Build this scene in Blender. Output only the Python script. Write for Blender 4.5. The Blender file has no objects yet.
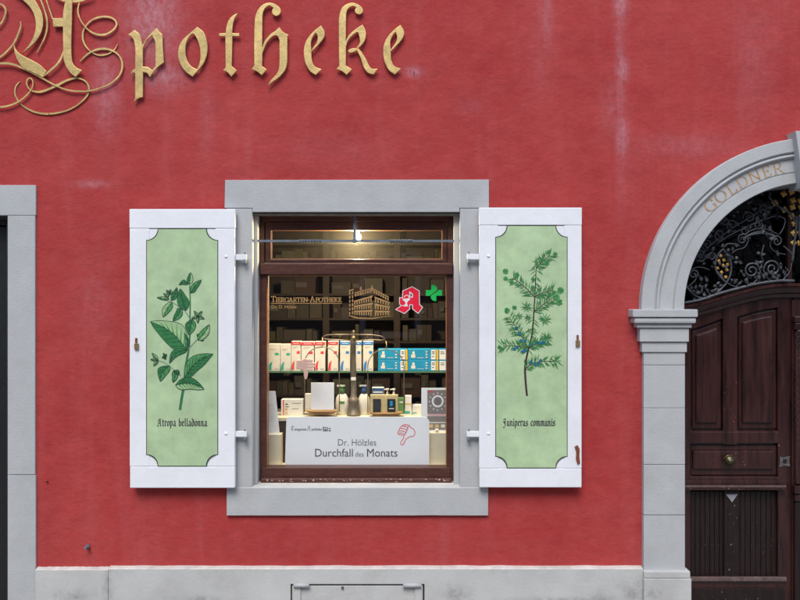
import bpy, bmesh, math, random
from mathutils import Vector, Matrix
R = random.Random(7)
SC = bpy.context.scene
COL = SC.collection
rad = math.radians

# ------------------------------------------------------------------ camera
S = 190.0            # photo pixels per metre on the wall plane (wall plane y = 0)
D = 4.09             # camera distance from the wall
HC = 1.70            # eye height
cam_d = bpy.data.cameras.new('camera'); cam = bpy.data.objects.new('camera', cam_d)
COL.objects.link(cam); SC.camera = cam
cam.location = (0, -D, HC); cam.rotation_euler = (rad(90), 0, 0)
cam_d.sensor_width = 36.0; cam_d.lens = 36.0 * D / (800 / S)
cam_d.clip_start = 0.05; cam_d.clip_end = 500

# ------------------------------------------------------------------ sky, sun, exposure
SUN_EL, SUN_AZ = 52.0, -14.0        # azimuth measured from the street side, negative = from the left
w = bpy.data.worlds.new('World'); SC.world = w; w.use_nodes = True
nt = w.node_tree; bg = nt.nodes['Background']
sky = nt.nodes.new('ShaderNodeTexSky'); sky.sky_type = 'NISHITA'; sky.sun_disc = False
sky.sun_elevation = rad(SUN_EL); sky.sun_rotation = rad(180 + SUN_AZ)
sky.air_density = 1.0; sky.dust_density = 1.0; sky.ozone_density = 1.0
nt.links.new(sky.outputs[0], bg.inputs[0]); bg.inputs[1].default_value = 0.125
sl = bpy.data.lights.new('sun', 'SUN'); sl.energy = 1.5; sl.angle = rad(30); sl.color = (1.0, 0.95, 0.885)
sun = bpy.data.objects.new('sun', sl); COL.objects.link(sun)
sd = Vector((math.sin(rad(SUN_AZ)) * math.cos(rad(SUN_EL)), -math.cos(rad(SUN_AZ)) * math.cos(rad(SUN_EL)), math.sin(rad(SUN_EL))))
sun.rotation_euler = sd.to_track_quat('Z', 'Y').to_euler(); sun.location = (0, -3, 12)
vs = SC.view_settings; vs.view_transform = 'Standard'; vs.look = 'None'; vs.gamma = 1.0
vs.use_curve_mapping = False; vs.exposure = 0.86
SC.render.resolution_x = 1024; SC.render.resolution_y = 768
SC.cycles.max_bounces = 8; SC.cycles.transparent_max_bounces = 12
SC.cycles.sample_clamp_indirect = 4.0

# ------------------------------------------------------------------ helpers
def X(px, d=0.0): return (px - 400) / S * (D + d) / D
def Z(py, d=0.0): return HC + (300 - py) / S * (D + d) / D
def L(n, d=0.0): return n / S * (D + d) / D
def P(px, py, d=0.0): return (X(px, d), d, Z(py, d))

class MB:
    def __init__(s): s.v = []; s.f = []; s.sm = []; s.mi = []
    def add(s, vs, fs, smooth=False, mi=0):
        o = len(s.v); s.v += [tuple(v) for v in vs]
        for f in fs: s.f.append(tuple(i + o for i in f)); s.sm.append(smooth); s.mi.append(mi)
        return s
    def box(s, x0, x1, y0, y1, z0, z1, mi=0):
        v = [(x0,y0,z0),(x1,y0,z0),(x1,y1,z0),(x0,y1,z0),(x0,y0,z1),(x1,y0,z1),(x1,y1,z1),(x0,y1,z1)]
        return s.add(v, [(0,3,2,1),(4,5,6,7),(0,1,5,4),(1,2,6,5),(2,3,7,6),(3,0,4,7)], False, mi)
    def prism(s, pts, y0, y1, mi=0):
        # pts: convex-ish (x,z) polygon, extruded y0(front)..y1(back)
        n = len(pts); v = [(p[0], y0, p[1]) for p in pts] + [(p[0], y1, p[1]) for p in pts]
        f = [tuple(range(n)), tuple(range(2*n-1, n-1, -1))] + [(i, i+n, (i+1) % n + n, (i+1) % n) for i in range(n)]
        return s.add(v, f, False, mi)
    def loft(s, rings, closed=True, cap=True, smooth=True, mi=0):
        n = len(rings[0]); v = [p for r in rings for p in r]; f = []
        for k in range(len(rings) - 1):
            for i in range(n if closed else n - 1):
                j = (i + 1) % n
                f.append((k*n+i, k*n+j, (k+1)*n+j, (k+1)*n+i))
        s.add(v, f, smooth, mi)
        if cap and closed:
            o = len(s.v) - len(v)
            for r in (list(range(n))[::-1], list(range((len(rings)-1)*n, len(rings)*n))):
                s.f.append(tuple(i + o for i in r)); s.sm.append(False); s.mi.append(mi)
        return s
    def tube(s, pts, r, n=8, mi=0):
        pts = [Vector(p) for p in pts]; m = len(pts)
        rs = r if isinstance(r, (list, tuple)) else [r] * m
        up = Vector((0, 0, 1)); rings = []; prev = None
        for i, p in enumerate(pts):
            t = (pts[min(i+1, m-1)] - pts[max(i-1, 0)]).normalized()
            if prev is None:
                a = t.orthogonal().normalized()
            else:
                a = (prev - t * prev.dot(t))
                a = a.normalized() if a.length > 1e-6 else t.orthogonal().normalized()
            prev = a; b = t.cross(a)
            rings.append([p + (a * math.cos(2*math.pi*k/n) + b * math.sin(2*math.pi*k/n)) * rs[i] for k in range(n)])
        return s.loft(rings, mi=mi)
    def lathe(s, c, prof, n=20, axis='Z', mi=0, sy=1.0):
        rings = []
        for r, h in prof:
            ring = []
            for k in range(n):
                a = 2*math.pi*k/n
                if axis == 'Z': ring.append((c[0] + r*math.cos(a), c[1] + sy*r*math.sin(a), c[2] + h))
                else: ring.append((c[0] + r*math.cos(a), c[1] + h, c[2] - sy*r*math.sin(a)))
            rings.append(ring)
        return s.loft(rings, mi=mi)
    def strip(s, pts, y0, y1, slope=0.0, n=6, mi=0, closed=False):
        # ribbon of varying width: pts (x, z, w) world, front y0, back y1
        q = sample(pts, n, closed); m = len(q); F = []; B = []
        for i, p in enumerate(q):
            a = q[(i-1) % m] if closed else q[max(i-1, 0)]; b = q[(i+1) % m] if closed else q[min(i+1, m-1)]
            tx, tz = b[0]-a[0], b[1]-a[1]; l = math.hypot(tx, tz) or 1; nx, nz = -tz/l, tx/l; h = p[2]/2
            yo = slope * i / m
            F.append(((p[0]+nx*h, y0+yo, p[1]+nz*h), (p[0]-nx*h, y0+yo, p[1]-nz*h)))
            B.append(((p[0]+nx*h, y1+yo, p[1]+nz*h), (p[0]-nx*h, y1+yo, p[1]-nz*h)))
        rings = [[F[i][0], F[i][1], B[i][1], B[i][0]] for i in range(m)]
        if closed: rings.append(rings[0])
        return s.loft(rings, smooth=False, cap=not closed, mi=mi)
    def mesh(s, name):
        me = bpy.data.meshes.new(name); me.from_pydata(s.v, [], s.f)
        me.polygons.foreach_set('use_smooth', s.sm); me.polygons.foreach_set('material_index', s.mi); me.validate()
        bm = bmesh.new(); bm.from_mesh(me); bmesh.ops.recalc_face_normals(bm, faces=bm.faces); bm.to_mesh(me); bm.free()
        return me

def sample(pts, n=6, closed=False):
    """Catmull-Rom through pts (any number of values); no corners."""
    m = len(pts); out = []
    segs = m if closed else m - 1
    g = (lambda i: pts[i % m]) if closed else (lambda i: pts[max(0, min(m-1, i))])
    for i in range(segs):
        p0, p1, p2, p3 = g(i-1), g(i), g(i+1), g(i+2)
        for k in range(n):
            t = k / n; t2 = t*t; t3 = t2*t
            out.append(tuple(0.5*((2*b) + (c-a)*t + (2*a-5*b+4*c-e)*t2 + (3*b-a-3*c+e)*t3) for a, b, c, e in zip(p0, p1, p2, p3)))
    if not closed: out.append(tuple(pts[-1]))
    return out

def outline(pts, n=5):
    """closed outline; a third value marks a corner. Hermite between."""
    m = len(pts); out = []
    co = [len(p) > 2 and p[2] for p in pts]
    for i in range(m):
        a, b = pts[i], pts[(i+1) % m]; pa, nb = pts[i-1], pts[(i+2) % m]
        ch = (b[0]-a[0], b[1]-a[1])
        if co[i] and co[(i+1) % m]: out.append(a[:2]); continue
        ta = ch if co[i] else ((b[0]-pa[0])/2, (b[1]-pa[1])/2)
        tb = ch if co[(i+1) % m] else ((nb[0]-a[0])/2, (nb[1]-a[1])/2)
        la = math.hypot(*ch)
        def lim(t):
            l = math.hypot(*t); return (t[0]*la/l, t[1]*la/l) if l > la else t
        ta, tb = lim(ta), lim(tb)
        for k in range(n):
            t = k/n; t2 = t*t; t3 = t2*t
            h = (2*t3-3*t2+1, t3-2*t2+t, -2*t3+3*t2, t3-t2)
            out.append(tuple(h[0]*a[q]+h[1]*ta[q]+h[2]*b[q]+h[3]*tb[q] for q in (0, 1)))
    return out

def inset(pts, w):
    n = len(pts); area = sum(pts[i][0]*pts[(i+1) % n][1]-pts[(i+1) % n][0]*pts[i][1] for i in range(n))
    sg = 1 if area > 0 else -1; out = []
    for i in range(n):
        a, b, c = pts[i-1], pts[i], pts[(i+1) % n]
        def nrm(p, q):
            l = math.hypot(q[0]-p[0], q[1]-p[1]) or 1; return (-(q[1]-p[1])/l*sg, (q[0]-p[0])/l*sg)
        n1, n2 = nrm(a, b), nrm(b, c); k = max(0.35, 1+n1[0]*n2[0]+n1[1]*n2[1])
        out.append((b[0]+(n1[0]+n2[0])*w/k, b[1]+(n1[1]+n2[1])*w/k))
    return out

def poly(outer, holes, y0, y1, bevel=0.0, res=1):
    """filled outline (x,z) with holes, between y0 (front) and y1 (back) -> mesh in world space"""
    cu = bpy.data.curves.new('tmp', 'CURVE'); cu.dimensions = '2D'; cu.fill_mode = 'BOTH'
    for ring in [outer] + list(holes):
        sp = cu.splines.new('POLY'); sp.points.add(len(ring)-1); sp.use_cyclic_u = True
        for p, q in zip(sp.points, ring): p.co = (q[0], q[1], 0, 1)
    half = (y1-y0)/2
    cu.extrude = max(0.0, half-bevel); cu.bevel_depth = bevel; cu.bevel_resolution = res
    if bevel: cu.offset = -bevel
    ob = bpy.data.objects.new('tmp', cu); COL.objects.link(ob)
    dg = bpy.context.evaluated_depsgraph_get(); dg.update()
    me = bpy.data.meshes.new_from_object(ob.evaluated_get(dg))
    bpy.data.objects.remove(ob); bpy.data.curves.remove(cu)
    me.transform(Matrix.Translation((0, (y0+y1)/2, 0)) @ Matrix.Rotation(rad(90), 4, 'X'))
    me.polygons.foreach_set('use_smooth', [False]*len(me.polygons)); me.materials.clear()
    return me

def bevbox(x0, x1, y0, y1, z0, z1, b=0.003, seg=2):
    bm = bmesh.new(); bmesh.ops.create_cube(bm, size=1)
    for v in bm.verts:
        v.co = ((x0+x1)/2+v.co.x*(x1-x0), (y0+y1)/2+v.co.y*(y1-y0), (z0+z1)/2+v.co.z*(z1-z0))
    if b: bmesh.ops.bevel(bm, geom=bm.edges[:], offset=b, segments=seg, affect='EDGES', profile=0.6)
    me = bpy.data.meshes.new('box'); bm.to_mesh(me); bm.free(); return me

def pbox(px0, px1, py0, py1, d0, d1, b=0.003, seg=2):
    """box whose front face (depth d0) shows at those photo pixels"""
    return bevbox(X(px0, d0), X(px1, d0), d0, d1, Z(py1, d0), Z(py0, d0), b, seg)

def thing(name, label, cat, loc=(0, 0, 0), group=None):
    o = bpy.data.objects.new(name, None); COL.objects.link(o); o.location = loc
    o.empty_display_size = 0.05
    o['label'] = label; o['category'] = cat
    if group: o['group'] = group
    return o

def part(name, me, mats, parent=None, label=None, kind=None):
    if isinstance(me, MB): me = me.mesh(name)
    me.name = name
    o = bpy.data.objects.new(name, me); COL.objects.link(o)
    for m in (mats if isinstance(mats, (list, tuple)) else [mats]): me.materials.append(m)
    if parent is not None:
        o.parent = parent
        mw = Matrix.Translation(parent.location) if parent.type == 'EMPTY' else Matrix.Identity(4)
        o.matrix_parent_inverse = mw.inverted()
    if label: o['label'] = label
    if kind: o['kind'] = kind
    return o

def single(name, me, mats, label, cat, group=None):
    o = part(name, me, mats); o['label'] = label; o['category'] = cat
    if group: o['group'] = group
    return o

def text_mesh(txt, size, x, z, y, thick=0.0006, align='LEFT', sx=1.0):
    cu = bpy.data.curves.new('t', 'FONT'); cu.body = txt; cu.size = size; cu.extrude = thick/2; cu.align_x = align
    cu.resolution_u = 3
    ob = bpy.data.objects.new('t', cu); COL.objects.link(ob)
    dg = bpy.context.evaluated_depsgraph_get(); dg.update()
    me = bpy.data.meshes.new_from_object(ob.evaluated_get(dg))
    bpy.data.objects.remove(ob); bpy.data.curves.remove(cu)
    me.transform(Matrix.Translation((x, y, z)) @ Matrix.Rotation(rad(90), 4, 'X') @ Matrix.Diagonal((sx, 1, 1, 1)))
    me.materials.clear(); return me

# ------------------------------------------------------------------ materials
def nodes(m):
    m.use_nodes = True; t = m.node_tree; return t, t.nodes['Principled BSDF']
def N(t, typ, **kw):
    n = t.nodes.new(typ)
    for k, v in kw.items():
        if k.startswith('i_'): n.inputs[k[2:]].default_value = v
        else: setattr(n, k, v)
    return n
def noise(t, vec, scale, detail=4, rough=0.6, stretch=None):
    n = N(t, 'ShaderNodeTexNoise'); n.inputs['Scale'].default_value = scale
    n.inputs['Detail'].default_value = detail; n.inputs['Roughness'].default_value = rough
    if stretch:
        mp = N(t, 'ShaderNodeMapping'); mp.inputs['Scale'].default_value = stretch
        t.links.new(vec, mp.inputs[0]); vec = mp.outputs[0]
    t.links.new(vec, n.inputs['Vector']); return n.outputs['Fac']
def ramp(t, fac, a, b, ca=(0, 0, 0, 1), cb=(1, 1, 1, 1)):
    r = N(t, 'ShaderNodeValToRGB'); e = r.color_ramp.elements
    e[0].position = a; e[1].position = b; e[0].color = ca; e[1].color = cb
    t.links.new(fac, r.inputs[0]); return r.outputs[0]
def mix(t, fac, a, b, mode='MIX'):
    n = N(t, 'ShaderNodeMix', data_type='RGBA', blend_type=mode)
    for sock, v in ((n.inputs[0], fac), (n.inputs[6], a), (n.inputs[7], b)):
        if hasattr(v, 'is_linked'): t.links.new(v, sock)
        elif isinstance(v, (int, float)): sock.default_value = v
        else: sock.default_value = (*v, 1) if len(v) == 3 else v
    return n.outputs[2]
def math_(t, op, a, b=None, clamp=False):
    n = N(t, 'ShaderNodeMath', operation=op, use_clamp=clamp)
    for i, v in enumerate((a, b)):
        if v is None: continue
        if hasattr(v, 'is_linked'): t.links.new(v, n.inputs[i])
        else: n.inputs[i].default_value = v
    return n.outputs[0]
def pos(t): return N(t, 'ShaderNodeNewGeometry').outputs['Position']

def pmat(name, col, rough=0.6, var=0.12, vs=6.0, bump=0.15, bs=80.0, metal=0.0, dirt=0.0, dcol=(0.05, 0.045, 0.04), ds=5.0, spec=0.5, stretch=None, coat=0.0):
    m = bpy.data.materials.new(name); t, b = nodes(m); p = pos(t)
    f = noise(t, p, vs, 5, 0.65, stretch)
    c = mix(t, ramp(t, f, 0.3, 0.7), tuple(x*(1-var) for x in col), tuple(min(1, x*(1+var)) for x in col))
    if dirt:
        g = noise(t, p, ds, 8, 0.7)
        c = mix(t, math_(t, 'MULTIPLY', ramp(t, g, 0.5, 0.75), dirt), c, dcol)
    t.links.new(c, b.inputs['Base Color'])
    b.inputs['Roughness'].default_value = rough; b.inputs['Metallic'].default_value = metal
    b.inputs['Specular IOR Level'].default_value = spec; b.inputs['Coat Weight'].default_value = coat
    rr = math_(t, 'ADD', math_(t, 'MULTIPLY', f, 0.25), rough-0.12, True); t.links.new(rr, b.inputs['Roughness'])
    if bump:
        bn = N(t, 'ShaderNodeBump'); bn.inputs['Strength'].default_value = bump; bn.inputs['Distance'].default_value = 0.004
        t.links.new(noise(t, p, bs, 4, 0.6, stretch), bn.inputs['Height']); t.links.new(bn.outputs[0], b.inputs['Normal'])
    return m

def wall_mat():
    m = bpy.data.materials.new('red_plaster'); t, b = nodes(m); p = pos(t)
    c = mix(t, ramp(t, noise(t, p, 1.6, 6, 0.6), 0.3, 0.72), (0.375, 0.034, 0.034), (0.465, 0.060, 0.055))
    c = mix(t, math_(t, 'MULTIPLY', ramp(t, noise(t, p, 9.0, 6, 0.7), 0.42, 0.72), 0.30), c, (0.52, 0.11, 0.10))
    c = mix(t, math_(t, 'MULTIPLY', ramp(t, noise(t, p, 40.0, 5, 0.7), 0.5, 0.8), 0.25), c, (0.30, 0.03, 0.04))
    c = mix(t, math_(t, 'MULTIPLY', ramp(t, noise(t, p, 260.0, 3, 0.7), 0.42, 0.62), 0.30), c, (0.30, 0.026, 0.028))
    # hairline cracks
    vo = N(t, 'ShaderNodeTexVoronoi', feature='DISTANCE_TO_EDGE'); vo.inputs['Scale'].default_value = 1.7
    wv = N(t, 'ShaderNodeVectorMath', operation='ADD'); nz = N(t, 'ShaderNodeTexNoise'); nz.inputs['Scale'].default_value = 5.0; nz.inputs['Detail'].default_value = 6
    t.links.new(p, nz.inputs['Vector']); t.links.new(p, wv.inputs[0]); t.links.new(nz.outputs['Color'], wv.inputs[1]); t.links.new(wv.outputs[0], vo.inputs['Vector'])
    ck = math_(t, 'MULTIPLY', ramp(t, vo.outputs['Distance'], 0.002, 0.006, (1, 1, 1, 1), (0, 0, 0, 1)), ramp(t, noise(t, p, 2.2, 3, .5), .52, .62))
    c = mix(t, math_(t, 'MULTIPLY', ck, 0.35), c, (0.22, 0.025, 0.025))
    # rain streaks, long in z
    st = ramp(t, noise(t, p, 1.0, 6, 0.65, (7.0, 1.0, 0.7)), 0.52, 0.75)
    c = mix(t, math_(t, 'MULTIPLY', st, 0.16), c, (0.55, 0.17, 0.19))
    # bloom of salts: patches with a place of their own
    acc = None; sep = N(t, 'ShaderNodeSeparateXYZ'); t.links.new(p, sep.inputs[0])
    for px, py, rx, ry, k in ((152, 18, 26, 52, 1.0), (106, 88, 13, 42, 0.7), (160, 76, 26, 16, 0.9), (166, 10, 12, 30, .8), (621, 5, 7, 14, 1.0), (622, 70, 6, 13, 1.0), (622, 136, 6, 20, .95), (620, 60, 5, 110, .5), (612, 110, 10, 30, .3), (546, 15, 7, 40, .5), (540, 60, 10, 40, .2),
                              (414, 72, 9, 5, 1.0), (207, 120, 8, 40, .25), (690, 146, 50, 12, 0.35), (650, 555, 9, 12, 0.5), (92, 184, 16, 4, 0.7), (95, 300, 20, 60, .18), (330, 150, 60, 20, .15), (755, 60, 20, 60, .25), (470, 105, 14, 10, .2)):
        dx = math_(t, 'DIVIDE', math_(t, 'SUBTRACT', sep.outputs[0], X(px)), rx/S)
        dz = math_(t, 'DIVIDE', math_(t, 'SUBTRACT', sep.outputs[2], Z(py)), ry/S)
        r2 = math_(t, 'ADD', math_(t, 'MULTIPLY', dx, dx), math_(t, 'MULTIPLY', dz, dz))
        g = math_(t, 'MULTIPLY', math_(t, 'POWER', 2.718, math_(t, 'MULTIPLY', r2, -1.0)), k)
        acc = g if acc is None else math_(t, 'MAXIMUM', acc, g)
    blotch = ramp(t, noise(t, p, 26.0, 8, 0.72, (1.2, 1, 0.7)), 0.30, 0.70)
    c = mix(t, math_(t, 'MULTIPLY', math_(t, 'MULTIPLY', acc, blotch), 0.62), c, (0.58, 0.38, 0.43))
    # chips
    ch = ramp(t, noise(t, p, 70.0, 3, 0.6), 0.76, 0.79)
    c = mix(t, math_(t, 'MULTIPLY', ch, 0.35), c, (0.55, 0.3, 0.3))
    # splash dirt in blotches
    g2 = ramp(t, noise(t, p, 3.0, 8, 0.75), 0.5, 0.8)
    c = mix(t, math_(t, 'MULTIPLY', g2, 0.22), c, (0.20, 0.03, 0.035))
    t.links.new(c, b.inputs['Base Color']); b.inputs['Roughness'].default_value = 0.85; b.inputs['Specular IOR Level'].default_value = 0.25
    h = math_(t, 'ADD', math_(t, 'MULTIPLY', noise(t, p, 6.0, 4, 0.55), 4.5), math_(t, 'MULTIPLY', noise(t, p, 34.0, 4, 0.6, (0.85, 1, 1.25)), 1.0))
    h = math_(t, 'ADD', h, math_(t, 'MULTIPLY', noise(t, p, 170.0, 4, 0.7), 0.55))
    bn = N(t, 'ShaderNodeBump'); bn.inputs['Strength'].default_value = 0.5; bn.inputs['Distance'].default_value = 0.006
    t.links.new(h, bn.inputs['Height']); t.links.new(bn.outputs[0], b.inputs['Normal'])
    return m

def glass_mat(name, tint=(0.92, 0.95, 0.93), refl=1.0, dust=0.0):
    m = bpy.data.materials.new(name); m.use_nodes = True; t = m.node_tree; t.nodes.clear()
    out = N(t, 'ShaderNodeOutputMaterial'); tr = N(t, 'ShaderNodeBsdfTransparent'); gl = N(t, 'ShaderNodeBsdfGlossy')
    tr.inputs[0].default_value = (*tint, 1); gl.inputs['Roughness'].default_value = 0.02
    ge = N(t, 'ShaderNodeNewGeometry'); dp = N(t, 'ShaderNodeVectorMath', operation='DOT_PRODUCT')
    t.links.new(ge.outputs['Normal'], dp.inputs[0]); t.links.new(ge.outputs['Incoming'], dp.inputs[1])
    ic = math_(t, 'SUBTRACT', 1.0, math_(t, 'ABSOLUTE', dp.outputs['Value']), True)
    fr = math_(t, 'ADD', math_(t, 'MULTIPLY', math_(t, 'POWER', ic, 5.0), .96), .04)      # Schlick reflectance, same from both sides
    mx = N(t, 'ShaderNodeMixShader'); t.links.new(math_(t, 'MULTIPLY', fr, refl), mx.inputs[0])
    t.links.new(tr.outputs[0], mx.inputs[1]); t.links.new(gl.outputs[0], mx.inputs[2])
    last = mx.outputs[0]
    if dust:
        df = N(t, 'ShaderNodeBsdfTranslucent'); df.inputs[0].default_value = (0.55, 0.52, 0.42, 1)
        m2 = N(t, 'ShaderNodeMixShader'); p = pos(t)
        t.links.new(math_(t, 'MULTIPLY', math_(t, 'ADD', .6, math_(t, 'MULTIPLY', noise(t, p, 160, 4, 0.7), .8)), dust), m2.inputs[0])
        t.links.new(last, m2.inputs[1]); t.links.new(df.outputs[0], m2.inputs[2]); last = m2.outputs[0]
    t.links.new(last, out.inputs[0]); return m

def emit_mat(name, col, st):
    m = bpy.data.materials.new(name); t, b = nodes(m)
    b.inputs['Base Color'].default_value = (0.8, 0.8, 0.8, 1)
    b.inputs['Emission Color'].default_value = (*col, 1); b.inputs['Emission Strength'].default_value = st
    return m

def flat(name, col, rough=0.6, var=0.06, bump=0.0, metal=0.0): return pmat(name, col, rough, var, 30.0, bump, 120.0, metal)

M = {}
M['plaster'] = wall_mat()
M['stone'] = pmat('painted_stone', (0.445, 0.46, 0.462), 0.8, 0.07, 6, 0.45, 130, dirt=0.35, dcol=(0.35, 0.35, 0.335), ds=4.5)
def spots(m, lst, col, k):
    t = m.node_tree; b = t.nodes['Principled BSDF']; src = b.inputs['Base Color'].links[0].from_socket
    p = pos(t); sep = N(t, 'ShaderNodeSeparateXYZ'); t.links.new(p, sep.inputs[0]); acc = None
    for px, py, rx, ry in lst:
        dx = math_(t, 'DIVIDE', math_(t, 'SUBTRACT', sep.outputs[0], X(px)), rx/S); dz = math_(t, 'DIVIDE', math_(t, 'SUBTRACT', sep.outputs[2], Z(py)), ry/S)
        g = math_(t, 'POWER', 2.718, math_(t, 'MULTIPLY', math_(t, 'ADD', math_(t, 'MULTIPLY', dx, dx), math_(t, 'MULTIPLY', dz, dz)), -1.0))
        acc = g if acc is None else math_(t, 'MAXIMUM', acc, g)
    bl = ramp(t, noise(t, p, 22, 8, .75), .35, .65)
    t.links.new(mix(t, math_(t, 'MULTIPLY', math_(t, 'MULTIPLY', acc, bl), k), src, col), b.inputs['Base Color'])
M['plinth'] = pmat('plinth_stone', (0.51, 0.515, 0.50), 0.85, 0.08, 4, 0.35, 60, dirt=0.4, dcol=(0.33, 0.325, 0.31), ds=6)
spots(M['plinth'], [(632, 588, 13, 11), (600, 597, 14, 6), (455, 592, 14, 9), (110, 585, 5, 30), (75, 594, 18, 6), (200, 597, 30, 4), (650, 590, 8, 5), (560, 598, 40, 3)], (0.14, 0.14, 0.14), 0.6)
M['ledge'] = pmat('worn_ledge', (0.55, 0.53, 0.49), 0.85, 0.15, 12, 0.4, 60, dirt=0.4, dcol=(0.25, 0.2, 0.18), ds=20)
M['joint'] = flat('dark_joint', (0.08, 0.08, 0.08), 0.9)
M['white'] = pmat('white_paint', (0.82, 0.84, 0.87), 0.5, 0.035, 7, 0.25, 90, dirt=0.2, dcol=(0.62, 0.62, 0.62), ds=9)
M['green'] = pmat('green_panel', (0.42, 0.57, 0.325), 0.6, 0.16, 9, 0.10, 60, dirt=0.45, dcol=(0.47, 0.58, 0.40), ds=6)
M['line'] = flat('dark_line', (0.015, 0.03, 0.02), 0.6)
M['gold'] = pmat('gilding', (0.64, 0.46, 0.18), 0.42, 0.24, 22, 0.25, 140, metal=0.55, dirt=0.35, dcol=(0.35, 0.24, 0.10), ds=30)
M['goldprint'] = flat('gold_print', (0.43, 0.25, 0.095), 0.5, 0.2)
M['golddark'] = pmat('old_gilding', (0.42, 0.25, 0.11), 0.7, 0.3, 60, 0.2, 120, dirt=0.9, dcol=(0.42, 0.40, 0.37), ds=45)
M['goldmetal'] = flat('rosette_gilding', (0.62, 0.37, 0.09), 0.45, 0.2, metal=0.3)
M['wood'] = pmat('brown_window_wood', (0.072, 0.024, 0.016), 0.42, 0.3, 14, 0.2, 60, stretch=(1, 1, 5), dirt=0.25, dcol=(0.16, 0.07, 0.06), ds=14)
M['bead'] = flat('varnished_bead', (0.42, 0.17, 0.055), 0.4, 0.3)
M['chip'] = flat('paint_chip', (0.50, 0.46, 0.44), 0.8, 0.2)
M['iron'] = pmat('wrought_iron', (0.075, 0.081, 0.093), 0.38, 0.35, 30, 0.3, 120, metal=0.2, dirt=0.3, dcol=(0.10, 0.105, 0.115), ds=25)
M['ironpaint'] = pmat('grey_painted_iron', (0.13, 0.16, 0.20), 0.5, 0.2, 40, 0.2, 150)
M['black'] = flat('black_metal', (0.012, 0.013, 0.015), 0.4)
M['glass'] = glass_mat('window_glass', (0.97, 0.98, 0.975), 0.9)
M['glass_t'] = glass_mat('dusty_glass', (0.9, 0.9, 0.85), 0.9, 0.006)
M['glass_d'] = glass_mat('fanlight_glass', (0.5, 0.52, 0.55), 1.0, 0.02)
M['shelfglass'] = glass_mat('shelf_glass', (0.55, 0.75, 0.62), 1.0)
M['paper'] = flat('white_paper', (0.83, 0.84, 0.87), 0.6, 0.02)
M['card'] = flat('white_card', (0.74, 0.72, 0.66), 0.6, 0.04)
M['cream'] = flat('cream_board', (0.62, 0.56, 0.42), 0.7, 0.05)
M['text'] = flat('dark_print', (0.04, 0.04, 0.05), 0.6)
M['textg'] = flat('grey_print', (0.16, 0.15, 0.17), 0.6)
M['red'] = flat('red_print', (0.72, 0.05, 0.06), 0.5)
M['redA'] = flat('red_decal', (0.80, 0.012, 0.045), 0.45, 0.02)
M['whited'] = flat('white_decal', (0.8, 0.78, 0.78), 0.5, 0.02)
M['greend'] = flat('green_decal', (0.004, 0.50, 0.085), 0.45, 0.02)
M['teal'] = flat('teal_print', (0.02, 0.40, 0.27), 0.5)
M['blue'] = flat('blue_print', (0.03, 0.22, 0.62), 0.5)
M['cyan'] = flat('cyan_pack', (0.012, 0.30, 0.56), 0.45, 0.05)
M['yellow'] = flat('yellow_print', (0.75, 0.50, 0.03), 0.5)
M['skin'] = flat('pink_card', (0.74, 0.48, 0.40), 0.6, 0.08)
M['brass'] = pmat('aged_brass', (0.34, 0.24, 0.12), 0.4, 0.25, 30, 0.1, 90, metal=0.6)
M['bronze'] = pmat('grey_bronze', (0.17, 0.14, 0.10), 0.5, 0.25, 20, 0.15, 60, metal=0.35)
M['panwood'] = flat('pan_brass', (0.36, 0.22, 0.10), 0.45, 0.2)
M['ivory'] = flat('ivory_plastic', (0.72, 0.69, 0.60), 0.35, 0.03)
M['capgreen'] = flat('green_plastic', (0.10, 0.24, 0.08), 0.4)
M['capblue'] = flat('blue_plastic', (0.04, 0.10, 0.26), 0.4)
M['dark'] = flat('black_pack', (0.015, 0.017, 0.022), 0.5)
M['tan'] = flat('tan_pack', (0.60, 0.46, 0.22), 0.6, 0.1)
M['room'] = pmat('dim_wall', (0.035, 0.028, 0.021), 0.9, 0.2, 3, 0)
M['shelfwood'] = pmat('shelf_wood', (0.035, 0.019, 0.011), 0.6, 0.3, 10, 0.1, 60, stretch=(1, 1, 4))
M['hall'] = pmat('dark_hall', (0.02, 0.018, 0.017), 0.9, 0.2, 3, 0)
M['door'] = pmat('door_wood', (0.034, 0.0098, 0.0080), 0.30, 0.7, 9, 0.3, 45, stretch=(3.0, 1, 0.35), dirt=0.35, dcol=(0.022, 0.009, 0.009), ds=7, coat=0.45)
M['doorworn'] = pmat('door_wood_worn', (0.014, 0.0064, 0.0056), 0.42, 0.5, 16, 0.4, 60, stretch=(3.0, 1, 0.35), dirt=0.5, dcol=(0.018, 0.010, 0.010), ds=9)
def wear(m, lo, k, col=(0.30, 0.21, 0.17), stretch=(1.6, 1, 0.7), sc=55):
    t = m.node_tree; b = t.nodes['Principled BSDF']; src = b.inputs['Base Color'].links[0].from_socket; p = pos(t)
    f = math_(t, 'MULTIPLY', ramp(t, noise(t, p, sc, 5, .7, stretch), lo, lo+.035), ramp(t, noise(t, p, 5.5, 4, .6), .45, .62))
    t.links.new(mix(t, math_(t, 'MULTIPLY', f, k), src, col), b.inputs['Base Color'])
wear(M['door'], .70, .55); wear(M['doorworn'], .645, .6); wear(M['wood'], .72, .4)
M['dooredge'] = pmat('worn_lit_edge', (0.12, 0.08, 0.075), 0.4, 0.4, 40, 0.3, 80)  # pale edge tone: wear and the ledge highlights both put into the colour
M['oldbrass'] = pmat('old_brass', (0.10, 0.085, 0.045), 0.38, 0.3, 30, 0.1, 60, metal=0.8)
M['rust'] = pmat('rust', (0.20, 0.055, 0.022), 0.8, 0.4, 60, 0.4, 150)
M['pave'] = pmat('pavement', (0.20, 0.195, 0.185), 0.85, 0.15, 3, 0.4, 40, dirt=0.4, dcol=(0.08, 0.08, 0.08), ds=2)
M['opp'] = pmat('opposite_plaster', (0.30, 0.27, 0.22), 0.9, 0.1, 2, 0.1)

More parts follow.
